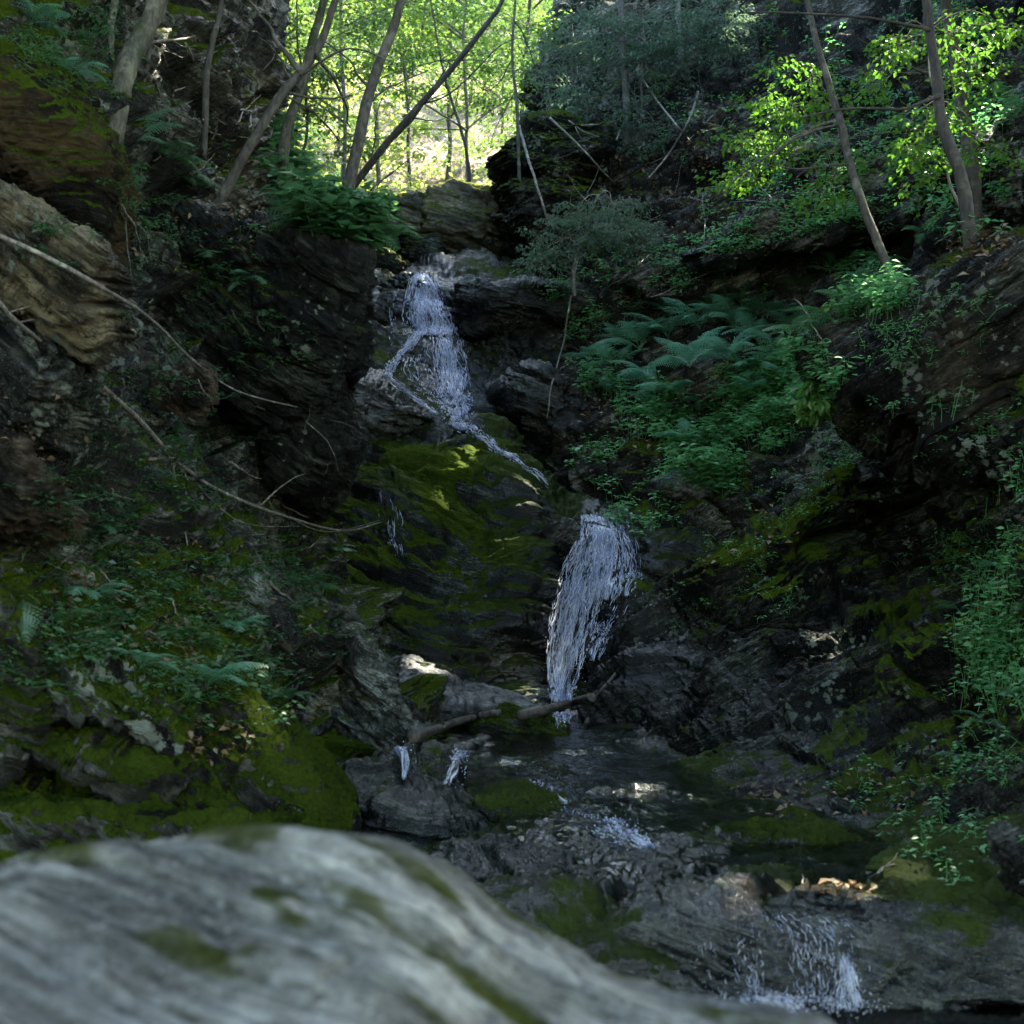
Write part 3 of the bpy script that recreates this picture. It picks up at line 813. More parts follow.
rock('ledge_rock', 'lowest dark ledge of wet rock, beneath the hanging vine', [(500, 388), (560, 372), (606, 384), (604, 440), (540, 446), (508, 420)], 19.2, .7, M_bed, NC, n=90, seed=129, wet=.7, moss=(-.1, .6), cat='rock ledge')
rock('rock_slab', 'large pale slanting slab on the right slope below the backlit maple leaves', [(694, 246), (756, 216), (846, 186), (905, 196), (868, 256), (770, 268), (700, 262)], 18.0, .5, M_strata, NR, n=120, seed=153, front=[(-.35, -1, .5)], cut=1, moss=(-.3, .6), cat='rock slab')
rock('rock_slab', 'lower pale slab on the right slope above the bed of ferns', [(632, 276), (706, 256), (790, 262), (780, 288), (700, 300), (640, 296)], 19.0, .4, M_strata, NR, n=110, seed=154, front=[(-.3, -1, .4)], cut=1, moss=(-.2, .7), cat='rock slab')
rock('rock_slab', 'pale rock face at the right edge beside the dark double trunk', [(985, 130), (1060, 90), (1070, 240), (1010, 232), (984, 190)], 13.6, .7, M_strata, NR, n=100, seed=155, front=[(-.4, -1, .3)], cut=1, moss=(-.2, .7), cat='rock slab')
# foot of the falls and stream
rock('chute_rock', 'small brown rock at the lip left of the lower waterfall', [(546, 532), (562, 522), (580, 530), (582, 550), (562, 556), (547, 548)], 15.75, .22, M_slope, NC, n=50, seed=131, moss=(-.3, .6), cat='rock')
rock('water_worn_rock', 'pale smooth water worn rock at the foot of the mossy cascade face', [(374, 682), (404, 667), (462, 680), (522, 700), (534, 716), (430, 742), (384, 730)], 13.3, .6, M_pale, NC, n=110, seed=132, wet=.35, moss=(-.6, .3), front=[(.1, -1, .8)], cut=0)
rock('water_worn_rock', 'low rock wedged between the two logs in front of the lower waterfall', [(470, 726), (502, 707), (552, 722), (562, 742), (484, 747)], 12.8, .35, M_bed, NC, n=70, seed=133, wet=.3, moss=(.1, .8), mossadd=.2)
rock('ledge_rock', 'dark stone step with two small spouts of water running over it', [(362, 751), (420, 747), (472, 748), (470, 768), (442, 788), (370, 786)], 11.75, .35, M_bed, NC, n=80, seed=134, wet=.9, moss=(-1., .2), front=[(0, -1, -.25)], cut=0, p=24, cat='rock ledge')
rock('mossy_rock', 'rounded dark mossy boulder in the middle of the stream', [(472, 806), (508, 791), (562, 812), (590, 842), (560, 858), (486, 852)], 8.1, .45, M_mossy, NC, n=90, seed=135, moss=(.1, .9), mossadd=.4, wet=.5)
rock('stream_slab', 'wide wet slab beside the stream with greenish face, between pale boulder and stone step', [(318, 790), (390, 772), (470, 792), (492, 826), (430, 850), (330, 840)], 8.0, .6, M_bed, NC, n=110, seed=136, wet=.7, layer=.11, block=.08, ls=.16, moss=(-.1, .7), cat='rock slab')
rock('stream_slab', 'low bluish wet slab at the stream edge just beyond the pale boulder', [(424, 862), (500, 845), (566, 852), (590, 872), (540, 886), (440, 884)], 6.7, .45, M_bed, NC, n=90, seed=137, wet=.8, moss=(-.3, .5), cat='rock slab')
rock('cobble', 'larger pale grey cobble on the dark right bank', [(763, 820), (776, 811), (792, 815), (794, 828), (768, 831)], 8.7, .10, M_pale, NC, n=30, seed=138, group='pale cobbles on the right bank', moss=(-1, 0))
rock('cobble', 'smaller pale grey cobble right of the larger one on the dark bank', [(804, 815), (814, 811), (824, 817), (820, 826), (806, 826)], 8.65, .07, M_pale, NC, n=30, seed=139, group='pale cobbles on the right bank', moss=(-1, 0))
rock('edge_boulder', 'dark boulder cut by the right edge of the photo, above the near pool', [(1014, 862), (1030, 845), (1075, 850), (1080, 890), (1020, 884)], 5.4, .18, M_right, NR, n=50, seed=140, wet=.4, cat='boulder')
rock('slope_rock', 'small grey rock among the green plants on the right slope', [(660, 482), (688, 470), (713, 480), (706, 497), (668, 498)], 16.4, .28, M_pale, NR, n=50, seed=141, moss=(-.3, .5))
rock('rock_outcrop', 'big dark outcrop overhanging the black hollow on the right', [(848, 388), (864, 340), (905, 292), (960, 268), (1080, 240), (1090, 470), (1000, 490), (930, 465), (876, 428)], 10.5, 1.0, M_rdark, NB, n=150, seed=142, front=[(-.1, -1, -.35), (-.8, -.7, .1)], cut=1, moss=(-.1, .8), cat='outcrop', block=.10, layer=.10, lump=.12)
rock('stream_stone', 'flat dark stone in the stream below the right bank', [(590, 800), (640, 792), (700, 806), (712, 822), (640, 828)], 8.7, .3, M_bed, NR, n=60, seed=143, wet=.8, moss=(0, .7))
rock('stream_stone', 'mossy stone at the foot of the right bank above the near ledge', [(700, 842), (760, 826), (840, 832), (860, 850), (780, 858)], 7.3, .35, M_mossy, NR, n=80, seed=144, wet=.4, moss=(.1, .9), mossadd=.3)

# the big pale boulder close to the camera
FB = rock_mat('pale striped boulder', (.50, .83, .25), zone_floor=.65, dark=(.07, .072, .06), mid=(.22, .22, .205), light=(.45, .45, .435), tan=(.22, .20, .14), tan_at=.70, lich_at=.70, lich=(.42, .44, .40), rough=.7, bump=1.0, fs=.85, spec=.3,
              soft=(.22, .88), moss_a=(.025, .034, .008), moss_b=(.085, .10, .02))


def fb_rows():
    us = [-700, -350, -60, 60, 150, 250, 340, 400, 450, 500, 560, 630, 700, 770, 840]
    rid = [940, 897, 882, 863, 853, 846, 843, 852, 876, 914, 950, 987, 1014, 1028, 1052]
    yr = [1.5, 1.7, 1.9, 2.0, 2.05, 2.1, 2.1, 2.1, 2.08, 2.05, 2.0, 1.95, 1.9, 1.85, 1.8]
    rows = []
    top = np.array([at(u, v, y) for u, v, y in zip(us, rid, yr)])
    f = np.linspace(0, 1, len(us))
    back = top + np.array([0, .35, -.10]); back2 = top + np.array([.1, .55, -.45]); back3 = top + np.array([.1, .5, 0]); back3[:, 2] = .05
    rows = [back3, back2, back, top]
    for dy, dz in ((-.22, -.03), (-.45, -.075), (-.7, -.14), (-.95, -.24), (-1.15, -.42), (-1.2, -.8)):
        r = top + np.array([0, dy, dz])
        r[:, 0] = r[:, 0] * (1 + dy * .28)
        rows.append(r)
    last = rows[-1].copy(); last[:, 2] = .03
    rows.append(last)
    G = np.array(rows)
    # right flank goes down to the stream bed
    end = G[:, -1].copy(); end[:, 0] += .12; end[:, 2] = np.minimum(end[:, 2] - .3, .6)
    end2 = end.copy(); end2[:, 0] += .08; end2[:, 2] = .02
    return np.concatenate([G, end[:, None], end2[:, None]], 1)


def fb_moss(Q, N2):
    al = Q @ np.array([.86, -.51, 0]); ac = Q @ np.array([.51, .86, .1])
    a = fbm(np.stack([al * 4.6, ac * 13, np.zeros(len(Q))], 1) + 4.3, 3, 77)
    return -.27 + 1.05 * sstep(-.12, .42, a)


fbo = terrain('foreground_boulder', fb_rows(), 360, 460, FB, (.50, .83, .25), dm=[.3, .5, 1, 1.6, 1.6, 1.4, 1.2, 1, .6, .4], dn=[.3, .6, 1, 1, 1, 1, 1, 1, 1, 1, 1, 1, 1, 1, .6, .4],
              seed=150, moss=(-.6, .3), mossf=fb_moss, block=.010, layer=.016, lam=.008, lump=.045, bs=.5, ls=.13, fine=.003,
              label='large pale striped boulder with moss streaks filling the lower left corner', cat='boulder', kind=None)
# ------------------------------------------------------------------ what the ground looks like from the camera: used only to set plants and water ON it
DM = np.full((1224, 1224), 1e9)          # 100 px margin


def project(P):
    d = P - CAM
    y = d @ FW
    ok = y > .1
    u = 512 + F * d[:, 0] / np.where(ok, y, 1)
    v = 512 - F * (d @ UP) / np.where(ok, y, 1)
    return u, v, ok


for P_, _q in TERRAIN:
    u, v, ok = project(P_)
    iu = np.round(u).astype(int) + 100
    iv = np.round(v).astype(int) + 100
    ok &= (iu >= 0) & (iu < 1224) & (iv >= 0) & (iv < 1224)
    np.minimum.at(DM, (iv[ok], iu[ok]), P_[ok, 1])
for _ in range(2):
    E = np.pad(DM, 1, constant_values=1e9)
    mn = np.min([E[i:i + 1224, j:j + 1224] for i in range(3) for j in range(3)], 0)
    DM = np.where(DM > 1e8, mn, np.minimum(DM, mn + .15))


def hitY(u, v, r=1):
    iu, iv = int(round(u)) + 100, int(round(v)) + 100
    iu = min(max(iu, 2), 1220); iv = min(max(iv, 2), 1220)
    w_ = DM[iv - r:iv + r + 1, iu - r:iu + r + 1]
    w_ = w_[w_ < 1e8]
    return float(np.median(w_)) if len(w_) else 20.0


def hit(u, v):
    return at(u, v, hitY(u, v))


# ------------------------------------------------------------------ tubes, leaves
def tube(path, radii, k=7, jit=0., seed=0):
    path = np.array(path, float)
    n = len(path)
    rng = np.random.default_rng(seed)
    T = np.gradient(path, axis=0)
    T /= np.maximum(np.linalg.norm(T, axis=1, keepdims=True), 1e-9)
    ref = np.array([0.3, 1, 0.2]) if abs(T[0][1]) < .8 else np.array([1, 0, 0.2])
    A = np.cross(T, ref); A /= np.linalg.norm(A, axis=1, keepdims=True)
    B = np.cross(T, A)
    ang = np.linspace(0, 2 * math.pi, k, endpoint=False)
    rr = np.array(radii)[:, None] * (1 + jit * rng.uniform(-1, 1, (n, k)))
    V = path[:, None] + A[:, None] * (np.cos(ang) * rr)[..., None] + B[:, None] * (np.sin(ang) * rr)[..., None]
    a = np.arange(n * k).reshape(n, k)
    b = np.roll(a, -1, 1)
    Q = np.stack([a[:-1], b[:-1], b[1:], a[1:]], -1).reshape(-1, 4)
    return V.reshape(-1, 3), Q


class Bag:
    """collects pieces of one part"""
    def __init__(s):
        s.V, s.Q, s.T, s.n = [], [], [], 0

    def add(s, V, Q=None, T=None):
        s.V.append(V)
        if Q is not None: s.Q.append(np.asarray(Q) + s.n)
        if T is not None: s.T.append(np.asarray(T) + s.n)
        s.n += len(V)

    def build(s, name, mat, parent=None, loc=(0, 0, 0), smooth=True):
        V = np.concatenate(s.V) - np.array(loc)
        me = new_mesh(name, V, np.concatenate(s.Q) if s.Q else None, np.concatenate(s.T) if s.T else None, smooth)
        return link(name, me, mat, parent, None if parent is not None else loc)


def curve_path(pts, n, wob=0., seed=0):
    P = np.array(pts, float)
    G = cr_matrix(len(P), n) @ P
    if wob:
        t = np.linspace(0, 1, n)[:, None]
        rng = np.random.default_rng(seed)
        for k in (2, 5, 11):
            ph = rng.uniform(0, 6.28, 3)
            G = G + wob / k * np.sin(t * k * 6.28 * rng.uniform(.4, .8) + ph) * np.array([1, 1, .3]) * np.minimum(1, t * 6)
    return G


def leaves(C, D, U, L, Wd, fold=.25):
    """pointed folded leaves: centre of stalk C, direction D, face normal U, length L, half width Wd -> verts, tris"""
    n = len(C)
    D = D / np.maximum(np.linalg.norm(D, axis=1, keepdims=True), 1e-9)
    S = np.cross(D, U); S /= np.maximum(np.linalg.norm(S, axis=1, keepdims=True), 1e-9)
    U2 = np.cross(S, D)
    L = np.broadcast_to(L, n)[:, None]; Wd = np.broadcast_to(Wd, n)[:, None]
    b = C
    m1 = C + D * L * .45 + S * Wd + U2 * Wd * fold
    m2 = C + D * L * .45 - S * Wd + U2 * Wd * fold
    tp = C + D * L - U2 * L * .12
    V = np.stack([b, m1, tp, m2], 1).reshape(-1, 3)
    i = np.arange(n)[:, None] * 4
    T = np.concatenate([i + np.array([0, 1, 2]), i + np.array([0, 2, 3])])
    return V, T


def unit(rng, n):
    v = rng.normal(size=(n, 3))
    return v / np.linalg.norm(v, axis=1, keepdims=True)


# holes in the leaf cover where the sun gets through: (point lit, radius)
SUN_HOLES = []


def sun_keep(P, grow=0.):
    keep = np.ones(len(P), bool)
    for h, r in SUN_HOLES:
        d = P - h
        t = d @ SUN_DIR
        dist = np.linalg.norm(d - t[:, None] * SUN_DIR, axis=1)
        keep &= ~((dist < r + grow) & (t > 0))
    return keep


for (uu, vv, rr) in [(838, 890, .17), (905, 880, .11), (735, 882, .15), (780, 880, .10), (520, 505, .22), (470, 455, .25), (168, 45, .25), (30, 60, .12), (480, 215, .7), (420, 212, .5), (560, 470, .3),
                     (830, 220, .2), (690, 430, .2), (740, 330, .25), (660, 350, .2), (130, 700, .10), (250, 740, .13), (425, 665, .25), (530, 690, .2), (980, 170, .4), (450, 330, .3)]:
    SUN_HOLES.append((hit(uu, vv), rr))
SUN_HOLES.append((at(828, 388, hitY(818, 398, 2) - .25), .22))
for (uu, vv, yy, rr) in [(770, 145, 13.2, .30), (930, 90, 11.5, .22), (740, 180, 13.4, .22), (945, 160, 11.5, .2), (835, 60, 12.5, .15), (880, 60, 11.5, .2), (990, 40, 11.9, .25)]:
    SUN_HOLES.append((at(uu, vv, yy), rr))
# ------------------------------------------------------------------ water
def water_mat(name, tint=(.55, .62, .60), rough=.03, scale=9., bumpd=.02, fade=False):
    m, nt = mat_new(name)
    tc = nd(nt, 'ShaderNodeTexCoord')
    mp = nd(nt, 'ShaderNodeMapping', {'Scale': (1, .55, 1)})
    nt.links.new(tc.outputs['Object'], mp.inputs['Vector'])
    n1 = noise(nt, mp.outputs[0], scale, 4, .6, .6)
    n2 = noise(nt, mp.outputs[0], scale * 3.3, 3, .6, .3)
    h = mth(nt, 'ADD', n1, mth(nt, 'MULTIPLY', n2, .35))
    bp = nd(nt, 'ShaderNodeBump', {'Strength': .9, 'Distance': bumpd, 'Height': h})
    fr = nd(nt, 'ShaderNodeFresnel', {'IOR': 1.36, 'Normal': bp.outputs[0]})
    g = nd(nt, 'ShaderNodeBsdfGlossy', {'Color': (1, 1, 1, 1), 'Roughness': rough, 'Normal': bp.outputs[0]})
    t = nd(nt, 'ShaderNodeBsdfTransparent', {'Color': (*tint, 1)})
    mx = nd(nt, 'ShaderNodeMixShader', {0: fr.outputs[0]})
    nt.links.new(t.outputs[0], mx.inputs[1]); nt.links.new(g.outputs[0], mx.inputs[2])
    if fade:
        e = nd(nt, 'ShaderNodeAttribute', attribute_name='edge')
        k = mrange(nt, mth(nt, 'ADD', e.outputs['Fac'], mth(nt, 'MULTIPLY', mth(nt, 'SUBTRACT', noise(nt, tc.outputs['Object'], 7, 4, .6), .5), 2.2)), .15, .75, .6, 0)
        nt.links.new(mth(nt, 'MULTIPLY', fr.outputs[0], k), mx.inputs[0])
        t.inputs[0].default_value = (1, 1, 1, 1)
    nd(nt, 'ShaderNodeOutputMaterial', {'Surface': mx.outputs[0]})
    return m


def foam_mat(name, col=(.87, .90, 1.0), tr=.35):
    m, nt = mat_new(name)
    gi = nd(nt, 'ShaderNodeNewGeometry')
    cc = mixc(nt, mrange(nt, gi.outputs['Random Per Island'], .1, .9), (.40, .48, .78), col)  # blue sky light and shading between strands are painted into this colour
    d = nd(nt, 'ShaderNodeBsdfDiffuse', {'Color': cc})
    t = nd(nt, 'ShaderNodeBsdfTranslucent', {'Color': cc})
    mx = nd(nt, 'ShaderNodeMixShader', {0: tr})
    nt.links.new(d.outputs[0], mx.inputs[1]); nt.links.new(t.outputs[0], mx.inputs[2])
    g = nd(nt, 'ShaderNodeBsdfGlossy', {'Color': (1, 1, 1, 1), 'Roughness': .12})
    m2 = nd(nt, 'ShaderNodeMixShader', {0: .18})
    nt.links.new(mx.outputs[0], m2.inputs[1]); nt.links.new(g.outputs[0], m2.inputs[2])
    # a strand is thin: part of what lies behind it shows through
    tp = nd(nt, 'ShaderNodeBsdfTransparent')
    m3 = nd(nt, 'ShaderNodeMixShader', {0: mrange(nt, gi.outputs['Random Per Island'], .0, 1., .55, 1., False)})
    nt.links.new(tp.outputs[0], m3.inputs[1]); nt.links.new(m2.outputs[0], m3.inputs[2])
    nd(nt, 'ShaderNodeOutputMaterial', {'Surface': m3.outputs[0]})
    return m


def veil_mat(name):
    """thin broken film of falling water: streaks of froth with clear gaps"""
    m, nt = mat_new(name)
    uv = nd(nt, 'ShaderNodeUVMap')
    mp = nd(nt, 'ShaderNodeMapping', {'Scale': (26, 2.6, 1)})
    nt.links.new(uv.outputs[0], mp.inputs['Vector'])
    n1 = noise(nt, mp.outputs[0], 1.0, 6, .7, .8)
    mp2 = nd(nt, 'ShaderNodeMapping', {'Scale': (6, 1.6, 1)})
    nt.links.new(uv.outputs[0], mp2.inputs['Vector'])
    n2 = noise(nt, mp2.outputs[0], 1.0, 3, .6)
    e = nd(nt, 'ShaderNodeAttribute', attribute_name='edge')
    s = mth(nt, 'ADD', mth(nt, 'ADD', mth(nt, 'MULTIPLY', n1, .7), mth(nt, 'MULTIPLY', n2, .5)), mth(nt, 'MULTIPLY', e.outputs['Fac'], -.5))
    a = mrange(nt, s, .57, .83, 0, .8)
    d = nd(nt, 'ShaderNodeBsdfDiffuse', {'Color': (.76, .83, 1.0, 1)})  # froth takes its blue from sky light put into the colour
    tl = nd(nt, 'ShaderNodeBsdfTranslucent', {'Color': (.76, .83, 1.0, 1)})
    dm_ = nd(nt, 'ShaderNodeMixShader', {0: .35})
    nt.links.new(d.outputs[0], dm_.inputs[1]); nt.links.new(tl.outputs[0], dm_.inputs[2])
    t = nd(nt, 'ShaderNodeBsdfTransparent', {'Color': (.93, .95, .97, 1)})
    bp = nd(nt, 'ShaderNodeBump', {'Strength': .8, 'Distance': .02, 'Height': n1})
    g = nd(nt, 'ShaderNodeBsdfGlossy', {'Roughness': .08, 'Normal': bp.outputs[0]})
    fr = nd(nt, 'ShaderNodeFresnel', {'IOR': 1.33, 'Normal': bp.outputs[0]})
    m0 = nd(nt, 'ShaderNodeMixShader', {0: mth(nt, 'MULTIPLY', mth(nt, 'MULTIPLY', fr.outputs[0], mrange(nt, s, .42, .62)), .8)})
    nt.links.new(t.outputs[0], m0.inputs[1]); nt.links.new(g.outputs[0], m0.inputs[2])
    m1 = nd(nt, 'ShaderNodeMixShader', {0: a})
    nt.links.new(m0.outputs[0], m1.inputs[1]); nt.links.new(dm_.outputs[0], m1.inputs[2])
    nd(nt, 'ShaderNodeOutputMaterial', {'Surface': m1.outputs[0]})
    return m


M_foam = foam_mat('white water')
M_veil = veil_mat('water veil')
M_water = water_mat('clear stream water')
M_film = water_mat('thin film of running water', tint=(.75, .78, .80), scale=42., bumpd=.03, rough=.06, fade=True)
M_pool = water_mat('dark pool water', tint=(.30, .36, .33), scale=5., bumpd=.012)


def course(fam, n=60):
    """centre line and half width of a run of water laid over the rock: (n,3), (n,)"""
    P = np.array(fam, float)
    M = cr_matrix(len(P), n)
    return M @ P


def fall_surface(fam, off=.05, nx=9, n=60, free=True, sm=2):
    c = course(fam, n)
    G = np.zeros((n, nx, 3))
    for j, s in enumerate(np.linspace(-1, 1, nx)):
        ys = np.array([hitY(u + s * w_, v, 2) for u, v, w_ in c])
        if free:
            ys = np.minimum.accumulate(ys)
        ys = np.convolve(np.pad(ys, 3, mode='edge'), np.ones(7) / 7, 'valid')
        for i in range(n):
            u, v, w_ = c[i]
            G[i, j] = at(u + s * w_, v, ys[i] - off)
    return smooth_grid(G, sm)


def spindle(path, r):
    n = len(path)
    rad = r * np.sin(np.linspace(.12, math.pi - .12, n)) ** .7
    return tube(path, rad, 4)


def waterfall(name, label, fams, seed=0, cat='waterfall', group=None, veil=None):
    """fams: (course points (u, v, half width), strands, width of a strand, veil?)"""
    rng = np.random.default_rng(seed)
    veil_m = veil
    veil, strands, drops = Bag(), Bag(), Bag()
    uvs, edges = [], []
    base = None
    for f in fams:
        pts, ns, wd = f[0], f[1], f[2]
        opt = f[3] if len(f) > 3 else {}
        G = fall_surface(pts, opt.get('off', .05), free=opt.get('free', True), sm=opt.get('sm', 2))
        n, nx, _ = G.shape
        if base is None or G[..., 2].min() < base[2]:
            base = G[-1, nx // 2].copy()
        H = G.reshape(-1, 3)
        seg = np.linalg.norm(np.diff(G[:, nx // 2], axis=0), axis=1)
        ln = np.concatenate([[0], np.cumsum(seg)])
        total = ln[-1]
        if opt.get('veil', True):
            veil.add(H, grid_quads(n, nx))
            s = np.linspace(-1, 1, nx)
            wpx = np.linalg.norm(G[:, -1] - G[:, 0], axis=1)
            uvs.append(np.stack([np.broadcast_to(s * .5, (n, nx)) * np.maximum(wpx[:, None], .1) + seed, np.broadcast_to(ln[:, None], (n, nx))], -1).reshape(-1, 2))
            ed = np.abs(np.broadcast_to(s, (n, nx))) ** 2
            edges.append(ed.reshape(-1))
        for _ in range(ns):
            while True:
                s = rng.normal(0, .50)
                q = rng.uniform(0, 1)
                if abs(s) < 1.08 and vn(np.array([[s * 4.5 + seed, q * total * 4.0, len(pts)]]), 9)[0] > rng.uniform(-.55, .25):
                    break
            l = min(total * .9, rng.gamma(1.6, .048) + .02) * opt.get('len', 1.)
            t0 = max(0, q * (total - l * .6) + rng.normal(0, .02))
            k = max(4, int(l / .03))
            tt = np.clip(t0 + np.linspace(0, l, k), 0, total)
            ii = np.interp(tt, ln, np.arange(n))
            ph, am = rng.uniform(0, 6.28), rng.uniform(.0, .10) + .02
            sj = np.clip((s + am * np.sin(tt * rng.uniform(8, 20) + ph) + 1) / 2 * (nx - 1), 0, nx - 1.001)
            i0 = np.clip(ii.astype(int), 0, n - 2); fi = (ii - i0)[:, None]
            j0 = sj.astype(int); fj = (sj - j0)[:, None]
            p = (G[i0, j0] * (1 - fi) * (1 - fj) + G[i0 + 1, j0] * fi * (1 - fj) + G[i0, j0 + 1] * (1 - fi) * fj + G[i0 + 1, j0 + 1] * fi * fj)
            p = p + np.array([0, -rng.uniform(0, .05), 0]) + rng.normal(0, .003, (len(p), 3)) + rng.normal(0, opt.get('scatter', .004), 3)
            V, Q = spindle(p, wd * rng.uniform(.4, 1.25))
            strands.add(V, Q)
        nd_ = int(ns * opt.get('drops', .5))
        for _ in range(nd_):
            i, j = rng.integers(0, n), rng.integers(0, nx)
            p = G[i, j] + rng.normal(0, 1, 3) * np.array([.035, .03, .03])
            r = wd * rng.uniform(.25, .7)
            V = p + np.array([[0, 0, 1.8], [1, 0, 0], [0, 1, 0], [-1, 0, 0], [0, -1, 0], [0, 0, -1.2]]) * r
            drops.add(V, None, [[0, 1, 2], [0, 2, 3], [0, 3, 4], [0, 4, 1], [5, 2, 1], [5, 3, 2], [5, 4, 3], [5, 1, 4]])
    t = thing(name, label, cat, base, group)
    if veil.V:
        o = veil.build('water_veil', veil_m or M_veil, t, base)
        me = o.data
        uvl = me.uv_layers.new(name='UVMap')
        UV = np.concatenate(uvs).astype(np.float32)
        li = np.zeros(len(me.loops), np.int32); me.loops.foreach_get('vertex_index', li)
        uvl.data.foreach_set('uv', UV[li].ravel())
        add_attr(me, 'edge', np.concatenate(edges))
    tag(strands.build('water_strands', M_foam, t, base), kind='stuff')
    if drops.V:
        tag(drops.build('spray', M_foam, t, base, smooth=True), kind='stuff')
    return t


waterfall('waterfall', 'upper white waterfall splitting over a dark rock at the head of the ravine', [
    ([(422, 273, 9), (424, 290, 17), (426, 312, 23), (430, 335, 27)], 2000, .0070),
    ([(444, 326, 17), (450, 360, 17), (454, 390, 17), (458, 412, 17), (466, 430, 15)], 2100, .0070),
    ([(420, 330, 9), (408, 346, 7), (396, 360, 6), (387, 376, 5)], 420, .0065, {'free': False, 'veil': False, 'scatter': .015, 'drops': 1.0}),
    ([(387, 374, 3), (402, 388, 3), (420, 402, 3), (436, 415, 3)], 160, .0065, {'free': False, 'veil': False, 'off': .14, 'sm': 6, 'scatter': .014, 'drops': 1.0}),
    ([(460, 422, 14), (474, 434, 9), (488, 440, 5), (500, 452, 3), (514, 457, 2), (526, 468, 2), (536, 472, 3), (547, 484, 4)], 330, .0065, {'free': False, 'off': .10, 'sm': 3, 'veil': False, 'scatter': .02, 'drops': 1.2}),
    ([(422, 338, 10), (414, 362, 20), (424, 384, 20), (440, 405, 12)], 260, .005, {'veil': False}),
    ([(393, 284, 4), (391, 305, 7), (393, 325, 4), (393, 346, 3)], 34, .0055, {'drops': 1., 'veil': False}),
], seed=5)
waterfall('waterfall', 'lower bluish white waterfall falling in a narrow chute to the logs at its foot', [
    ([(590, 515, 9), (592, 535, 13), (586, 560, 20), (580, 590, 24), (573, 620, 23), (566, 655, 19), (562, 685, 14), (561, 702, 12)], 2700, .0056),
    ([(602, 516, 12), (606, 535, 18), (603, 565, 22), (596, 600, 22)], 900, .0052),
    ([(614, 522, 14), (624, 545, 14), (628, 570, 14), (622, 596, 20)], 330, .0046, {'veil': False}),
    ([(612, 592, 28), (606, 612, 22), (598, 640, 12), (592, 660, 6)], 240, .0048, {'veil': False}),
    ([(562, 712, 10), (562, 730, 9)], 170, .005),
], seed=6)
waterfall('trickle', 'thin film of water trickling down the mossy cascade face left of the lower waterfall', [
    ([(388, 490, 8), (393, 515, 14), (394, 535, 9), (398, 556, 5)], 46, .0032, {'off': .02, 'veil': False, 'len': 1.6}),
], seed=7, cat='trickle', veil=M_film)
waterfall('spout', 'slender straight spout of water at the left end of the dark stone step', [
    ([(400, 747, 5), (404, 756, 5), (405, 778, 3)], 90, .006)], seed=8, cat='water spout')
waterfall('spout', 'slanting white spout of water at the right end of the dark stone step', [
    ([(462, 750, 9), (456, 766, 9), (447, 784, 7)], 200, .006)], seed=9, cat='water spout')
waterfall('rapids', 'white water sliding down the stream bed past the rounded mossy boulder', [
    ([(500, 755, 22), (540, 775, 26), (575, 800, 26), (600, 825, 30), (640, 848, 22)], 380, .005, {'free': False, 'off': .03, 'len': .5}),
    ([(610, 818, 9), (632, 836, 10), (648, 846, 8)], 260, .006, {'free': False, 'off': .03, 'len': .6}),
], seed=10, cat='rapids')
waterfall('small_fall', 'low glistening fall over the near ledge into the dark pool', [
    ([(772, 914, 60), (780, 930, 75), (785, 960, 85), (790, 1000, 85)], 520, .0011, {'len': .22, 'off': .012, 'sm': 5, 'veil': False, 'drops': 1.5, 'scatter': .006}),  # tiny pale strands drawn in place of glints on the wet face
    ([(840, 955, 8), (844, 975, 10), (846, 990, 14), (848, 1006, 20)], 300, .0013, {'len': .32, 'veil': False, 'sm': 6, 'scatter': .01}),
    ([(770, 980, 18), (772, 1006, 32)], 200, .0012, {'len': .28, 'veil': False, 'sm': 6, 'scatter': .01}),
    ([(806, 999, 70), (810, 1008, 85)], 200, .0012, {'len': .22, 'veil': False, 'sm': 6, 'scatter': .012}),
], seed=12, cat='small waterfall')

# still and running water surfaces
def water_sheet(name, rows, m, n, mat, amp, seed, sc=(3, 2)):
    G, N = sheet(rows, m, n)
    P = G.reshape(-1, 3)
    P = P + np.array([0, 0, 1]) * (amp * fbm(P * np.array([sc[0], sc[1], 0]), 4, seed))[:, None]
    q = grid_quads(m, n)
    me = new_mesh(name, P, q)
    o = link(name, me, mat)
    return tag(o, kind='structure')


zp = at(800, 1008, 5.0)[2]
water_sheet('pool_water', [[W(x, y, zp) for x in (-8, -3, 0, 3, 8)] for y in (-6, 0, 2, 4, 5.45)], 160, 160, M_pool, .010, 3, (5, 7))


def strm(row, lo, hi, k=6, dz=.03):
    dz += .05
    P = np.array([at(*p) for p in row])
    us_ = np.array([p[0] for p in row], float)
    out = []
    for u in np.linspace(lo, hi, k):
        out.append(np.array([np.interp(u, us_, P[:, c]) for c in range(3)]) + np.array([0, 0, dz]))
    return out


water_sheet('stream_water', [strm(bed_rows[4], 640, 900, dz=-.05), strm(bed_rows[5], 560, 940, dz=-.05), strm(bed_rows[6], 540, 900, dz=-.04), strm(bed_rows[7], 500, 840, dz=.01), strm(bed_rows[8], 480, 740, dz=.06), strm(bed_rows[9], 440, 680, dz=.04), strm(bed_rows[10], 372, 660, dz=.02),
                             strm(bed_rows[11], 390, 620, dz=.02), strm(bed_rows[12], 470, 620, dz=.04)], 260, 160, M_water, .045, 31, (4, 3))
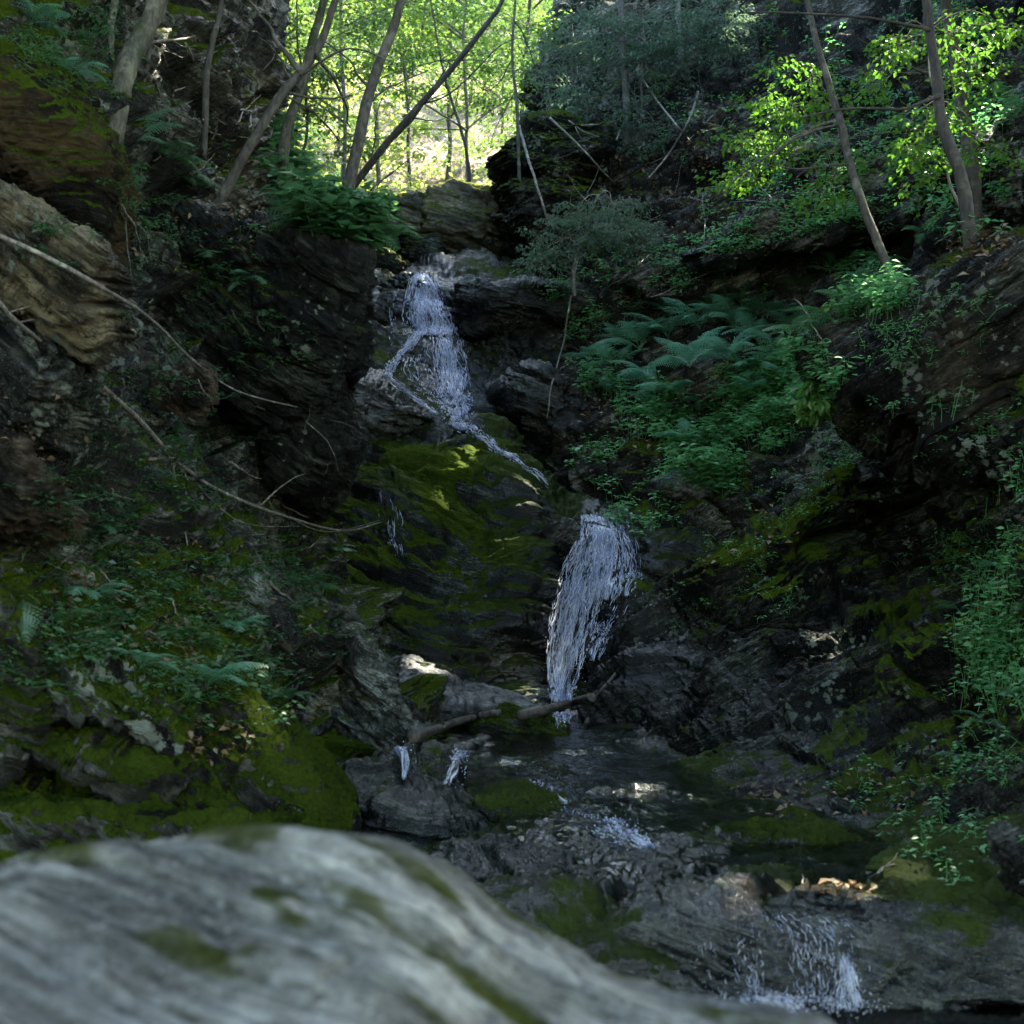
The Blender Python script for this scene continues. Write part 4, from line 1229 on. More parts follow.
# ------------------------------------------------------------------ plants
M_fern = leaf_mat('fern green', (.04, .11, .045), (.075, .17, .06), trans=.4, gloss=.06)
M_fern2 = leaf_mat('blue green fern', (.08, .21, .125), (.14, .32, .19), trans=.35, gloss=.07)  # teal sky reflection is put into the leaf colour
M_herb = leaf_mat('herb green', (.065, .20, .075), (.125, .30, .10), trans=.4, gloss=.06)
M_maple = leaf_mat('maple leaf green', (.035, .10, .012), (.08, .17, .018), trans=.5, gloss=.05)
M_beech = leaf_mat('forest leaf green', (.05, .11, .02), (.12, .19, .03), trans=.55, gloss=.06)
M_beech2 = leaf_mat('yellow green leaf', (.10, .15, .025), (.26, .30, .07), trans=.6, gloss=.05)
M_beech3 = leaf_mat('deep green leaf', (.035, .075, .018), (.08, .13, .03), trans=.4, gloss=.05)
M_hem = leaf_mat('hemlock needle green', (.05, .09, .05), (.10, .15, .095), trans=.35, gloss=.035)
M_can = leaf_mat('canopy green', (.04, .08, .02), (.07, .12, .03), trans=.45, gloss=.05)
M_litter = leaf_mat('dead leaf brown', (.11, .065, .035), (.26, .17, .10), trans=.15, gloss=.05, tcol=(.1, .05, .02))
M_bark = bark_mat('grey bark', (.030, .026, .020), (.095, .085, .07))
M_barkm = bark_mat('mossy bark', (.04, .036, .026), (.12, .115, .085), moss=.02)
M_darkbark = bark_mat('dark bark', (.018, .015, .012), (.055, .046, .038))
M_twig = bark_mat('weathered twig', (.09, .075, .06), (.27, .24, .20), scale=2)
M_wetlog = bark_mat('wet driftwood', (.03, .025, .02), (.12, .10, .085))


def frond_mesh(name, L, npin, seed, mat, width=.32, lobes=True):
    """one fern frond arching from the origin along +x"""
    rng = np.random.default_rng(seed)
    B = Bag()
    n = 14
    t = np.linspace(0, 1, n)
    rise, droop = rng.uniform(.55, .8), rng.uniform(.55, .9)
    X = L * (t * .92)
    Z = L * (rise * t - droop * t ** 2.0)
    Yc = L * rng.uniform(-.10, .10) * t ** 2
    P = np.stack([X, Yc, Z], 1)
    V, Q = tube(P, L * (.010 * (1 - t * .85)), 3)
    B.add(V, Q)
    T = np.gradient(P, axis=0); T /= np.linalg.norm(T, axis=1, keepdims=True)
    for i in range(npin):
        s = .16 + .84 * (i / npin) ** .92
        p = np.array([np.interp(s, t, P[:, k]) for k in range(3)])
        tg = np.array([np.interp(s, t, T[:, k]) for k in range(3)])
        pl = L * width * min(1, (s - .08) * 4.5) * (1 - s) ** .62 * rng.uniform(.88, 1.1) + L * .012
        for sd in (-1, 1):
            side = np.array([0, sd, 0.])
            d = side * .9 + tg * .42 + np.array([0, 0, -.14 + rng.uniform(-.08, .08)])
            d /= np.linalg.norm(d)
            up = np.cross(d, tg) * -sd
            up /= np.linalg.norm(up)
            w = L * .85 / npin * .62
            k = 5 if lobes else 3
            tt = np.linspace(0, 1, k + 1)
            c = np.cross(up, d)
            vs = [p]
            fs = []
            for j in range(k):
                a, b = tt[j], tt[j + 1]
                wa = w * (1 - a) ** .6
                m = p + d * pl * (a + (b - a) * .7) - up * pl * .12 * b * b
                e = p + d * pl * b - up * pl * .16 * b * b
                i0 = len(vs)
                vs += [m + c * wa, m - c * wa, e]
                prev = 0 if j == 0 else i0 - 1
                fs += [[prev, i0, i0 + 2], [prev, i0 + 2, i0 + 1]]
            B.add(np.array(vs), None, fs)
    V = np.concatenate(B.V)
    me = new_mesh(name, V, np.concatenate(B.Q), np.concatenate(B.T))
    me.materials.append(mat)
    return me


FR = {}
for key, mt in (('g', M_fern), ('b', M_fern2)):
    FR[key] = [frond_mesh('frond', 1.0, 17, 300 + i, mt, .30 + .03 * i) for i in range(4)]


def fern(u, v, L, label, n=6, key='g', group=None, spread=(-180, 180), tilt=0., seed=0, Y=None, elev=(0, 25)):
    rng = random.Random(seed * 13 + 5)
    p = hit(u, v) if Y is None else at(u, v, Y)
    t = thing('fern', label, 'fern', p, group)
    for i in range(n):
        o = bpy.data.objects.new('frond', rng.choice(FR[key]))
        COL.objects.link(o)
        o.parent = t
        a = R(spread[0] + (spread[1] - spread[0]) * (i + rng.uniform(.1, .9)) / n)
        s = L * rng.uniform(.7, 1.05)
        o.rotation_euler = (R(rng.uniform(-18, 18)), R(-rng.uniform(*elev) + tilt), a)
        o.scale = (s, s, s)
    return t


# left bank, each one seen by itself (0 = right, -90 = towards the camera)
fern(22, 562, .42, 'tall bluish fern frond standing at the left edge above the mossy hump', 3, 'b', spread=(-60, 120), elev=(40, 70), seed=1)
fern(95, 537, .34, 'single green fern spreading to the right, second from the left edge', 3, 'b', spread=(-70, 40), seed=2)
fern(88, 600, .34, 'pale green fern drooping below the single spreading one on the left bank', 4, 'b', spread=(-110, 30), seed=3)
fern(24, 600, .30, 'narrow hanging fern frond just above the bright mossy hump', 2, 'g', spread=(-100, -60), elev=(-60, -30), seed=4)
fern(140, 668, .26, 'small bright fern growing behind the lichen spotted block', 5, 'b', spread=(-140, 30), seed=5)
fern(205, 688, .34, 'bluish fern above the mossy rock with leaf litter', 6, 'b', spread=(-150, 20), seed=6)
fern(232, 632, .30, 'fern under the rounded grey knob on the left slope', 5, 'b', spread=(-150, 20), seed=7)
fern(182, 640, .26, 'yellow green fern in the middle of the left slope', 5, 'g', spread=(-150, 30), seed=8)
fern(130, 145, .45, 'deep green fern at the foot of the mossy trunk top left', 5, 'b', spread=(-60, 100), elev=(15, 45), seed=9)
fern(165, 160, .42, 'green fern hanging over the edge right of the earth bank', 5, 'g', spread=(-110, 20), elev=(-20, 10), seed=10)
fern(185, 182, .36, 'lowest of the ferns hanging down the crack below the mossy trunk', 5, 'g', spread=(-110, 20), elev=(-30, 0), seed=11)
fern(215, 262, .38, 'fern in the crack under the soil on the overhanging boulder', 5, 'g', spread=(-120, 10), elev=(-20, 10), seed=12)
fern(245, 285, .36, 'fern hanging on the face of the overhanging boulder', 5, 'b', spread=(-120, 10), elev=(-30, 0), seed=13)
fern(268, 318, .28, 'lowest fern hanging on the face of the overhanging boulder', 4, 'g', spread=(-120, 10), elev=(-30, 0), seed=14)
fern(30, 25, .34, 'fern frond on top of the mossy earth bank at the top left corner', 4, 'b', spread=(-120, 60), elev=(-10, 20), seed=15)
fern(72, 75, .30, 'little pale fern on the edge of the earth bank', 4, 'b', spread=(-120, 30), elev=(-15, 15), seed=16)
fern(312, 590, .26, 'small fern at the right end of the left slope above the stream', 4, 'g', spread=(-120, 30), seed=17)
fern(330, 555, .28, 'feathery plant under the wedge boulder beside the cascade face', 5, 'g', spread=(-120, 30), seed=18)
fern(60, 625, .22, 'small fern between the mossy hump and the lichen spotted block', 4, 'g', spread=(-140, 30), seed=19)
fern(285, 700, .22, 'little fern low on the slope above the wet ledge', 4, 'g', spread=(-140, 30), seed=20)
for i, (u, v) in enumerate([(348, 225), (315, 205), (358, 238), (330, 240), (302, 180), (360, 200), (318, 228)]):
    fern(u, v, .62, 'dark green fern in the shady patch between the leaning trees and the upper boulders', 7, 'g', 'ferns beyond the left cliff', seed=30 + i, elev=(5, 30))
# right slope: the big fern bed
for i, (u, v, L) in enumerate([(618, 372, .75), (640, 350, .85), (668, 338, .85), (700, 330, .85), (735, 330, .8), (766, 322, .7), (650, 385, .75), (690, 368, .8), (728, 360, .75), (760, 345, .7), (625, 345, .6), (800, 318, .6), (680, 395, .65), (715, 392, .65), (610, 395, .5), (590, 360, .5), (745, 375, .7), (775, 360, .65), (790, 335, .6), (670, 318, .6), (710, 308, .55), (740, 302, .5), (655, 410, .6), (700, 415, .6), (750, 400, .6), (780, 385, .55), (725, 430, .5), (690, 445, .5)]):
    fern(u, v, L, 'large blue green fern in the bed of ferns on the right slope', 9, 'b', 'blue green ferns on the right slope', seed=50 + i, elev=(5, 40))
for i, (u, v, L) in enumerate([(800, 290, .55), (830, 272, .55), (850, 310, .5), (865, 290, .5), (838, 325, .5), (812, 340, .55), (900, 250, .45), (925, 235, .4), (880, 262, .45), (780, 305, .6)]):
    fern(u, v, L, 'bright green fern on the upper right slope under the leaning maple', 6, 'g', 'green ferns under the leaning maple', seed=80 + i, elev=(0, 30))
for i, (u, v, L) in enumerate([(960, 612, .28), (995, 640, .30), (1015, 700, .32), (985, 725, .26), (1000, 570, .26), (1018, 610, .3), (965, 760, .24)]):
    fern(u, v, L, 'green fern on the dark bank at the right edge of the photo', 5, 'g', 'ferns at the right edge', seed=100 + i)
fern(640, 715, .24, 'tiny fern alone on the dark right bank beside the lower waterfall', 4, 'g', seed=120)


# ground cover: leafy herbs
def herb_patch(name, spots, mat, seed, size=(.05, .10), hmax=.32):
    """spots: (u, v, radius px, stems)"""
    rng = np.random.default_rng(seed)
    B = Bag()
    for (u, v, r, n) in spots:
        for _ in range(n):
            a, q = rng.uniform(0, 6.28), math.sqrt(rng.uniform(0, 1)) * r
            p = hit(u + q * math.cos(a), v + q * math.sin(a) * .8)
            h = rng.uniform(.25, 1) * hmax
            k = rng.integers(4, 9)
            top = p + np.array([rng.normal(0, .06), -abs(rng.normal(0, .08)), h])
            V, Q = tube([p, (p + top) / 2 + rng.normal(0, .01, 3), top], [.003, .003, .002], 3)
            B.add(V, Q)
            ang = rng.uniform(0, 6.28) + np.arange(k) * 2.4
            D = np.stack([np.cos(ang), np.sin(ang), rng.uniform(-.35, .25, k)], 1)
            C = top + D * .015 - np.array([0, 0, 1.0]) * (np.arange(k) * h * .09)[:, None]
            U = np.array([0, -.25, 1.0]) + rng.normal(0, .2, (k, 3))
            L = rng.uniform(*size, k)
            V, T = leaves(C, D, U, L, L * rng.uniform(.24, .34, k))
            B.add(V, None, T)
    o = B.build(name, mat)
    return tag(o, kind='stuff')


herb_patch('herb_cover', [(700, 430, 45, 220), (740, 410, 45, 220), (690, 470, 30, 110), (780, 400, 40, 170), (820, 400, 26, 110), (720, 480, 25, 90), (790, 380, 35, 150), (650, 420, 35, 110), (600, 385, 25, 50), (770, 440, 25, 70)], M_herb, 3, size=(.055, .12))
herb_patch('herb_undergrowth', [(350, 220, 45, 260), (310, 190, 40, 200), (372, 232, 16, 60), (300, 150, 30, 110)], M_fern, 4, size=(.10, .20))
herb_patch('bank_plants', [(1000, 600, 40, 70), (1005, 700, 35, 70), (985, 650, 35, 60), (960, 700, 20, 20), (960, 450, 40, 30), (1000, 500, 30, 30)], M_herb, 5, size=(.03, .07))
herb_patch('slope_plants', [(200, 610, 60, 60), (140, 580, 50, 40), (260, 660, 50, 50), (60, 40, 45, 50), (100, 20, 30, 40), (90, 640, 40, 40), (320, 580, 25, 30), (230, 260, 40, 35), (160, 240, 30, 20), (250, 350, 40, 25), (300, 690, 40, 30)], M_fern, 6, size=(.025, .06), hmax=.10)
herb_patch('low_plants', [(180, 640, 90, 150), (100, 580, 70, 100), (260, 600, 60, 100), (150, 480, 80, 120), (200, 400, 70, 100), (290, 560, 40, 90), (80, 510, 50, 90), (60, 660, 50, 90), (230, 700, 60, 110), (330, 640, 30, 40), (180, 300, 70, 90), (250, 300, 60, 100), (280, 350, 40, 50), (130, 420, 60, 60), (220, 470, 70, 80), (60, 250, 30, 20), (150, 200, 40, 60), (240, 160, 40, 60), (90, 60, 60, 100)], M_fern, 8, size=(.02, .045), hmax=.05)
herb_patch('low_plants', [(990, 560, 50, 160), (1000, 650, 40, 140), (990, 760, 40, 90), (930, 560, 40, 40), (790, 500, 45, 70), (830, 450, 30, 60), (740, 560, 40, 50), (870, 420, 40, 40), (900, 350, 40, 40), (960, 470, 40, 60), (1005, 440, 30, 50), (940, 340, 60, 70), (760, 600, 40, 30), (690, 610, 30, 30), (900, 800, 60, 40), (960, 850, 50, 40)], M_herb, 9, size=(.02, .045), hmax=.10)
herb_patch('slope_cover', [(640, 290, 60, 120), (580, 330, 25, 60), (720, 280, 60, 160), (830, 240, 50, 200), (760, 220, 60, 120), (860, 140, 70, 140), (940, 60, 70, 120), (870, 300, 35, 120), (960, 210, 50, 120), (880, 200, 50, 90), (920, 120, 60, 120), (990, 120, 30, 80), (600, 470, 30, 50), (640, 510, 40, 60), (560, 300, 15, 30), (700, 130, 70, 60), (800, 60, 60, 60)], M_herb, 10, size=(.05, .10), hmax=.25)


# dead leaves on the slopes
def litter(name, spots, seed, size=(.04, .09)):
    rng = np.random.default_rng(seed)
    C = []
    for (u, v, rx, ry, n) in spots:
        for _ in range(n):
            a, q = rng.uniform(0, 6.28), math.sqrt(rng.uniform(0, 1))
            C.append(hit(u + q * math.cos(a) * rx, v + q * math.sin(a) * ry) + np.array([0, -.02, .015]))
    C = np.array(C); n = len(C)
    D = unit(rng, n); D[:, 2] *= .4
    U = np.array([0, -.4, 1.]) + rng.normal(0, .35, (n, 3))
    L = rng.uniform(*size, n)
    V, T = leaves(C, D, U, L, L * .3, fold=.5)
    B = Bag(); B.add(V, None, T)
    return tag(B.build(name, M_litter), kind='stuff')


litter('leaf_litter', [(700, 170, 60, 40, 500), (660, 200, 60, 60, 450), (600, 200, 40, 60, 200), (760, 250, 60, 60, 350), (720, 100, 100, 60, 350), (850, 180, 60, 80, 200), (980, 240, 40, 40, 200), (640, 290, 60, 40, 300), (590, 340, 40, 50, 200), (620, 440, 50, 50, 250), (740, 540, 60, 40, 100)], 7)
litter('fallen_leaves', [(215, 745, 40, 22, 170), (838, 893, 34, 9, 60), (180, 600, 120, 70, 330), (240, 140, 40, 110, 350), (200, 240, 80, 40, 160), (780, 800, 60, 20, 90), (300, 660, 60, 60, 110), (60, 430, 60, 60, 90), (880, 800, 60, 30, 60)], 8, size=(.03, .06))


# ------------------------------------------------------------------ trees
def limb(B, pts, r0, r1, n=24, wob=.05, seed=0, k=7):
    P = curve_path(pts, n, wob, seed)
    rr = np.concatenate([[r0 * .02], np.linspace(r0, r1, n), [r1 * .02]])
    V, Q = tube(np.concatenate([P[:1] - (P[1] - P[0]) * .02, P, P[-1:] + (P[-1] - P[-2]) * .02]), rr, k, .08, seed)
    B.add(V, Q)
    return P


def spray_leaves(rng, centres, per, rad, size, flat=.25, wid=.3, droop=.15, U0=(0, 0, 1)):
    """flat sprays of leaves around points"""
    n = len(centres) * per
    c = np.repeat(np.asarray(centres), per, axis=0)
    tl = np.repeat(rng.normal(0, .3, (len(centres), 2)), per, axis=0)
    a = rng.uniform(0, 6.283, n)
    q = np.sqrt(rng.uniform(0, 1, n)) * rad * np.repeat(rng.uniform(.5, 1.2, len(centres)), per)
    off = np.stack([np.cos(a) * q, np.sin(a) * q, rng.normal(0, flat * rad * .4, n) - droop * q * q / rad], 1)
    off[:, 2] += off[:, 0] * tl[:, 0] + off[:, 1] * tl[:, 1]
    D = off + rng.normal(0, .5, (n, 3)) * rad; D[:, 2] *= .4; D[:, 2] -= .1
    U = np.array(U0) + rng.normal(0, .38, (n, 3))
    L = size * rng.uniform(.65, 1.25, n)
    return leaves(c + off, D, U, L, L * wid)


def tree(name, label, trunk, limbs, crown, bark, leafm, group=None, seed=0, cat='tree', n=30, wob=.05):
    """trunk: (points, r0, r1); limbs: the same; crown: list of (V, T)"""
    base = np.array(trunk[0][0])
    t = thing(name, label, cat, base, group)
    B = Bag()
    limb(B, trunk[0], trunk[1], trunk[2], n, wob, seed, 9)
    for i, l in enumerate(limbs):
        limb(B, l[0], l[1], l[2], 14, .04, seed + i + 1, 6)
    B.build('trunk', bark, t, base)
    if crown:
        C = Bag()
        for V, T in crown:
            C.add(V, None, T)
        C.build('crown', leafm, t, base, smooth=False)
    return t


def out_top(p, q, L):
    """continue the line p->q upwards by L metres, turning towards the vertical"""
    d = (q - p) / np.linalg.norm(q - p)
    o = [q]
    for k in range(3):
        d = d * .75 + np.array([0, 0, .25]); d /= np.linalg.norm(d)
        o.append(o[-1] + d * L / 3)
    return o


def lean_tree(label, pix, Y0, Y1, r0, height, bark, seed, limbs=(), name='sapling', crown_r=1.8, crown_n=60, leafm=None, group=None, sunny=False):
    rng = np.random.default_rng(seed)
    n = len(pix)
    Yf = min(max(hitY(pix[0][0], pix[0][1], 2), Y0 - 1.2), Y0 + 2.0) + .05
    pts = [at(u, v, Yf + (Y1 - Y0) * i / (n - 1)) for i, (u, v) in enumerate(pix)]
    pts[0] = pts[0] - (pts[1] - pts[0]) / np.linalg.norm(pts[1] - pts[0]) * .15 + np.array([0, .12, -.1])
    dY = Yf - Y0
    limbs = [(lp, a + dY, b + dY, r) for lp, a, b, r in limbs]
    up = out_top(pts[-2], pts[-1], height)
    allp = pts + up[1:]
    lm = []
    for (lp, ly0, ly1, r) in limbs:
        k = len(lp)
        lm.append(([at(u, v, ly0 + (ly1 - ly0) * i / max(1, k - 1)) for i, (u, v) in enumerate(lp)], r, r * .35))
    top = np.array(up[-1])
    cs = top + unit(rng, crown_n) * rng.uniform(.3, 1, (crown_n, 1)) * np.array([crown_r, crown_r, crown_r * .6])
    for c in cs[::8]:
        lm.append(([np.array(up[-2]), (np.array(up[-2]) + c) / 2 + np.array([0, 0, .2]), c], r0 * .25, r0 * .05))
    V, T = spray_leaves(rng, cs, 26, .5, .11)
    ctr = V.reshape(-1, 4, 3).mean(1)
    keep = sun_keep(ctr)
    V = V.reshape(-1, 4, 3)[keep].reshape(-1, 3)
    i = np.arange(len(V) // 4)[:, None] * 4
    T = np.concatenate([i + np.array([0, 1, 2]), i + np.array([0, 2, 3])])
    return tree(name, label, (allp, r0, r0 * .35), lm, [(V, T)], bark, leafm or M_can, group, seed, wob=.025)


lean_tree('thin pale tree leaning right across the gap from the top of the overhanging boulder', [(206, 218), (240, 160), (280, 95), (312, 58), (338, -5)], 11.4, 11.6, .045, 4.5, M_bark, 201,
          limbs=[([(300, 72), (272, 32), (240, -10)], 11.5, 11.8, .022), ([(316, 52), (340, 95), (352, 128)], 11.5, 12.2, .016), ([(282, 92), (330, 98), (352, 96)], 11.5, 12, .014), ([(300, 75), (345, 50), (395, 60)], 11.5, 11.4, .013), ([(282, 94), (320, 120), (352, 148)], 11.5, 12.4, .012)])
lean_tree('slender grey tree curving up beside the right edge of the overhanging boulder', [(333, 244), (348, 195), (362, 130), (378, 70), (401, -5)], 11.7, 12.2, .055, 5, M_bark, 202,
          limbs=[([(362, 120), (372, 100), (392, 85), (430, 70)], 12, 12.4, .014), ([(372, 90), (350, 62), (318, 40)], 12, 12.2, .013)])
lean_tree('mossy grey tree standing between the two thin leaning ones', [(279, 195), (286, 140), (300, 90), (312, 40), (324, -5)], 13.2, 13.6, .060, 6, M_barkm, 203, limbs=[([(300, 90), (280, 60), (262, 40)], 13.3, 13.5, .015)])
lean_tree('very thin pale sapling left of the dark trunk on the left cliff', [(202, 124), (208, 80), (214, 40), (221, -5)], 11.6, 11.9, .030, 5, M_bark, 204)
lean_tree('thick dark trunk leaning right on the left cliff', [(218, 130), (226, 90), (238, 45), (251, -5)], 12.0, 12.3, .085, 7, M_darkbark, 205, name='tree', crown_r=2.6, crown_n=110,
          limbs=[([(226, 85), (255, 98), (275, 135)], 12.1, 12.6, .03)])
lean_tree('stout mossy trunk leaning right above the earth bank', [(112, 105), (124, 75), (140, 38), (160, -8)], 9.3, 9.6, .085, 7, M_barkm, 206, name='tree', crown_r=2.6, crown_n=110)
lean_tree('thin mossy sapling left of the stout mossy trunk', [(106, 66), (110, 40), (118, -5)], 9.0, 9.2, .035, 5, M_barkm, 207)
lean_tree('thin sapling pressed against the right side of the stout mossy trunk', [(142, 62), (152, 35), (166, -5)], 9.6, 9.8, .020, 5, M_bark, 208)
lean_tree('dark double trunk top right, its right stem straight and rough', [(978, 226), (972, 165), (958, 80), (944, -5)], 11.0, 11.6, .085, 7, M_darkbark, 210, name='tree', crown_r=2.8, crown_n=130, limbs=[([(960, 90), (930, 75), (900, 62), (860, 40)], 11.2, 11, .018), ([(966, 130), (900, 132), (840, 138)], 11.2, 11, .014), ([(958, 70), (900, 72), (830, 64)], 11.3, 11, .013)])
lean_tree('dark slimmer trunk top right just left of the rough straight one', [(974, 250), (966, 190), (944, 130), (936, 70), (924, -5)], 10.8, 11.2, .055, 6.5, M_darkbark, 211, name='tree', crown_r=2.6, crown_n=110, limbs=[([(940, 95), (900, 110), (850, 108), (800, 118)], 11, 10.8, .015), ([(930, 30), (860, 16), (740, 14)], 11.1, 11, .016)])
lean_tree('brown maple leaning left on the right slope below the lit leaves', [(903, 286), (878, 240), (852, 170), (838, 118), (818, 50), (806, -5)], 13.0, 14.0, .045, 5, M_bark, 212, name='maple_tree', crown_r=2.4, crown_n=90, limbs=[([(840, 125), (790, 140), (740, 175), (725, 195)], 13.6, 13.2, .014), ([(852, 165), (800, 168), (760, 165)], 13.4, 13.2, .012)])
lean_tree('dark forked tree leaning right behind the slender grey tree', [(357, 172), (385, 145), (420, 105), (455, 65), (490, 20), (505, -5)], 15.5, 16.0, .05, 5, M_darkbark, 214,
          limbs=[([(395, 138), (430, 96), (448, 60)], 15.8, 16, .018), ([(420, 105), (450, 92), (500, 48), (520, 38)], 15.8, 16.2, .014), ([(372, 160), (376, 120), (392, 80)], 15.7, 16.3, .014), ([(410, 118), (440, 120), (480, 100)], 15.8, 16.4, .01)])
lean_tree('thin upright sapling with drooping twigs left of the upright outcrop', [(520, 190), (517, 120), (512, 60), (516, -5)], 21, 21.4, .03, 5, M_bark, 215,
          limbs=[([(514, 20), (530, 50), (540, 80)], 21, 21.3, .014), ([(512, 60), (490, 90), (470, 75)], 21, 21.2, .012), ([(515, 90), (500, 120), (488, 150)], 21, 21.2, .01)])
for i, (pix, Y, r, lab) in enumerate([([(628, 182), (626, 120), (623, 60), (621, -5)], 22, .075, 'straight pale trunk standing in the dark hemlock thicket, thickest one there'),
                                      ([(686, 92), (682, 50), (677, -5)], 22.5, .06, 'short pale trunk right of the straight one in the thicket'),
                                      ([(563, 68), (561, 30), (560, -5)], 28, .11, 'dark upright trunk against the bright leaves left of the hemlock thicket'),
                                      ([(742, 48), (738, 20), (735, -5)], 22, .045, 'thin trunk near the top edge on the right slope'),
                                      ([(706, 60), (704, 20), (703, -5)], 23, .035, 'thinnest pale stem between the two pale trunks at the top edge')]):
    lean_tree(lab, pix, Y, Y + .4, r, 6, M_bark if i != 2 else M_darkbark, 220 + i, name='tree', crown_r=2.4, crown_n=90)


def fine_tree(name, label, pix, Y, sprays, mat, bark, r0, seed, size, per, rad, cat='tree', wid=.3, flat=.12, group=None, droop=.3):
    """small tree seen whole: stem through pixels, foliage in flat sprays at (u, v, dY, count, ru, rv)"""
    rng = np.random.default_rng(seed)
    pts = [at(u, v, Y + (p[2] if len(p) > 2 else 0)) for p in pix for u, v in [p[:2]]]
    lm, crown = [], []
    ST = np.array(pts)
    for (u, v, dy, cnt, ru, rv) in sprays:
        a, q = rng.uniform(0, 6.28, cnt), np.sqrt(rng.uniform(0, 1, cnt))
        cs = np.array([at(u + ru * q[i] * math.cos(a[i]), v + rv * q[i] * math.sin(a[i]), Y + dy + rng.normal(0, .25)) for i in range(cnt)])
        c0 = at(u, v, Y + dy)
        s = ST[np.argmin(np.linalg.norm(ST - c0 - np.array([0, 0, .3]), axis=1))]
        lm.append(([s, (s + c0) / 2 + np.array([0, 0, .12]), c0], r0 * .35, r0 * .1))
        for c in cs[::2]:
            lm.append(([c0 + (s - c0) * rng.uniform(0, .5), (c0 + c) / 2 + rng.normal(0, .03, 3), c], r0 * .14, r0 * .05))
        crown.append(spray_leaves(rng, cs, per, rad, size, flat, wid, droop))
    return tree(name, label, (pts, r0, r0 * .4), lm, crown, bark, mat, group, seed, cat)


fine_tree('hemlock_sapling', 'silvery hemlock sapling hanging over the dark ledges right of the upper waterfall', [(574, 296), (576, 262), (585, 230), (600, 195)], 19.6,
          [(560, 240, -.3, 22, 38, 20), (600, 225, -.5, 26, 40, 16), (630, 235, -.6, 18, 30, 14), (540, 262, -.4, 10, 20, 10), (615, 205, -.2, 16, 36, 12), (575, 215, 0, 14, 30, 12)], M_hem, M_twig, .03, 301, .062, 55, .22, wid=.20)
fine_tree('hemlock_tree', 'dusky hemlock thicket tree around the straight pale trunk', [(628, 182), (640, 120), (645, 40)], 22.2,
          [(580, 110, 0, 24, 50, 30), (640, 60, 0, 30, 60, 40), (600, 40, .3, 26, 50, 35), (690, 40, 0, 24, 50, 30), (660, 130, -.3, 16, 45, 20), (560, 60, .5, 20, 40, 40), (550, 130, .2, 14, 26, 22), (640, 10, .3, 24, 70, 30), (730, 25, .3, 22, 50, 30), (600, 150, 0, 12, 40, 14)], M_hem, M_bark, .03, 302, .085, 55, .36, wid=.20)
fine_tree('maple_branch_tree', 'young maple with bright backlit leaves spread left of the brown leaning trunk', [(838, 118), (812, 130), (780, 150), (745, 185)], 13.3,
          [(790, 110, -.2, 9, 30, 14), (765, 140, -.2, 10, 28, 12), (745, 175, -.2, 10, 24, 10), (810, 100, 0, 8, 24, 14), (835, 150, -.2, 5, 22, 16), (835, 178, -.3, 3, 8, 8), (775, 160, 0, 6, 24, 8), (800, 70, .2, 7, 30, 14), (740, 140, .1, 6, 24, 10), (820, 200, .2, 5, 24, 10), (760, 100, .2, 5, 20, 10)], M_maple, M_twig, .014, 303, .060, 26, .27, wid=.34, cat='young maple')
fine_tree('maple_branch_tree', 'young maple with bright backlit leaves around the dark double trunk', [(975, 230), (950, 170), (935, 100), (930, 30)], 11.6,
          [(900, 50, 0, 7, 24, 12), (960, 30, .3, 12, 36, 24), (975, 70, .4, 9, 28, 18), (930, 120, -.1, 9, 32, 10), (920, 150, -.1, 8, 28, 10), (960, 110, .4, 6, 24, 24), (930, 180, .2, 5, 24, 10), (890, 40, 0, 4, 14, 8), (1000, 20, .3, 9, 24, 24), (990, 150, .6, 8, 30, 30), (870, 90, .3, 6, 20, 20), (900, 150, .5, 7, 24, 20)], M_maple, M_twig, .016, 304, .055, 26, .25, wid=.34, cat='young maple')
YS = hitY(818, 398, 2) - .25
fine_tree('maple_seedling', 'yellow green seedling lit by a patch of sun at the edge of the herb bed', [(838, 420), (836, 400), (832, 382)], YS,
          [(828, 384, -.1, 6, 16, 6), (818, 398, -.1, 5, 14, 6), (846, 360, 0, 5, 8, 10), (812, 412, 0, 4, 10, 5)], M_maple, M_twig, .008, 305, .08, 20, .13, wid=.36, cat='seedling')

fine_tree('beech_sapling', 'airy beech spreading thin layered leaves across the gap above the upper boulders', [(470, 200), (462, 130), (440, 60), (430, -5)], 25.5,
          [(300, 50, -.5, 12, 26, 14), (350, 30, 0, 14, 34, 14), (420, 40, 0, 16, 40, 14), (480, 55, .3, 14, 34, 14), (330, 105, -.3, 9, 24, 10), (540, 30, .5, 12, 30, 18), (450, 12, .2, 14, 44, 12), (400, 85, .2, 9, 28, 8), (500, 100, .3, 8, 26, 10), (375, 140, 0, 6, 20, 8), (290, 20, 0, 10, 20, 16), (530, 75, .4, 8, 24, 12)], M_beech, M_darkbark, .035, 306, .085, 34, .42, wid=.34, cat='beech sapling')

fine_tree('beech_sapling', 'darker leafy beech at the left side of the gap behind the thin leaning tree', [(300, 190), (306, 120), (300, 50), (296, -5)], 22.5,
          [(285, 30, -.3, 12, 22, 18), (330, 70, 0, 10, 30, 12), (310, 110, 0, 9, 24, 10), (370, 20, .2, 10, 26, 12), (345, 150, .2, 7, 20, 10), (300, 75, -.2, 9, 20, 14), (390, 60, .4, 7, 22, 10)], M_beech3, M_darkbark, .03, 307, .075, 34, .36, wid=.34, cat='beech sapling')

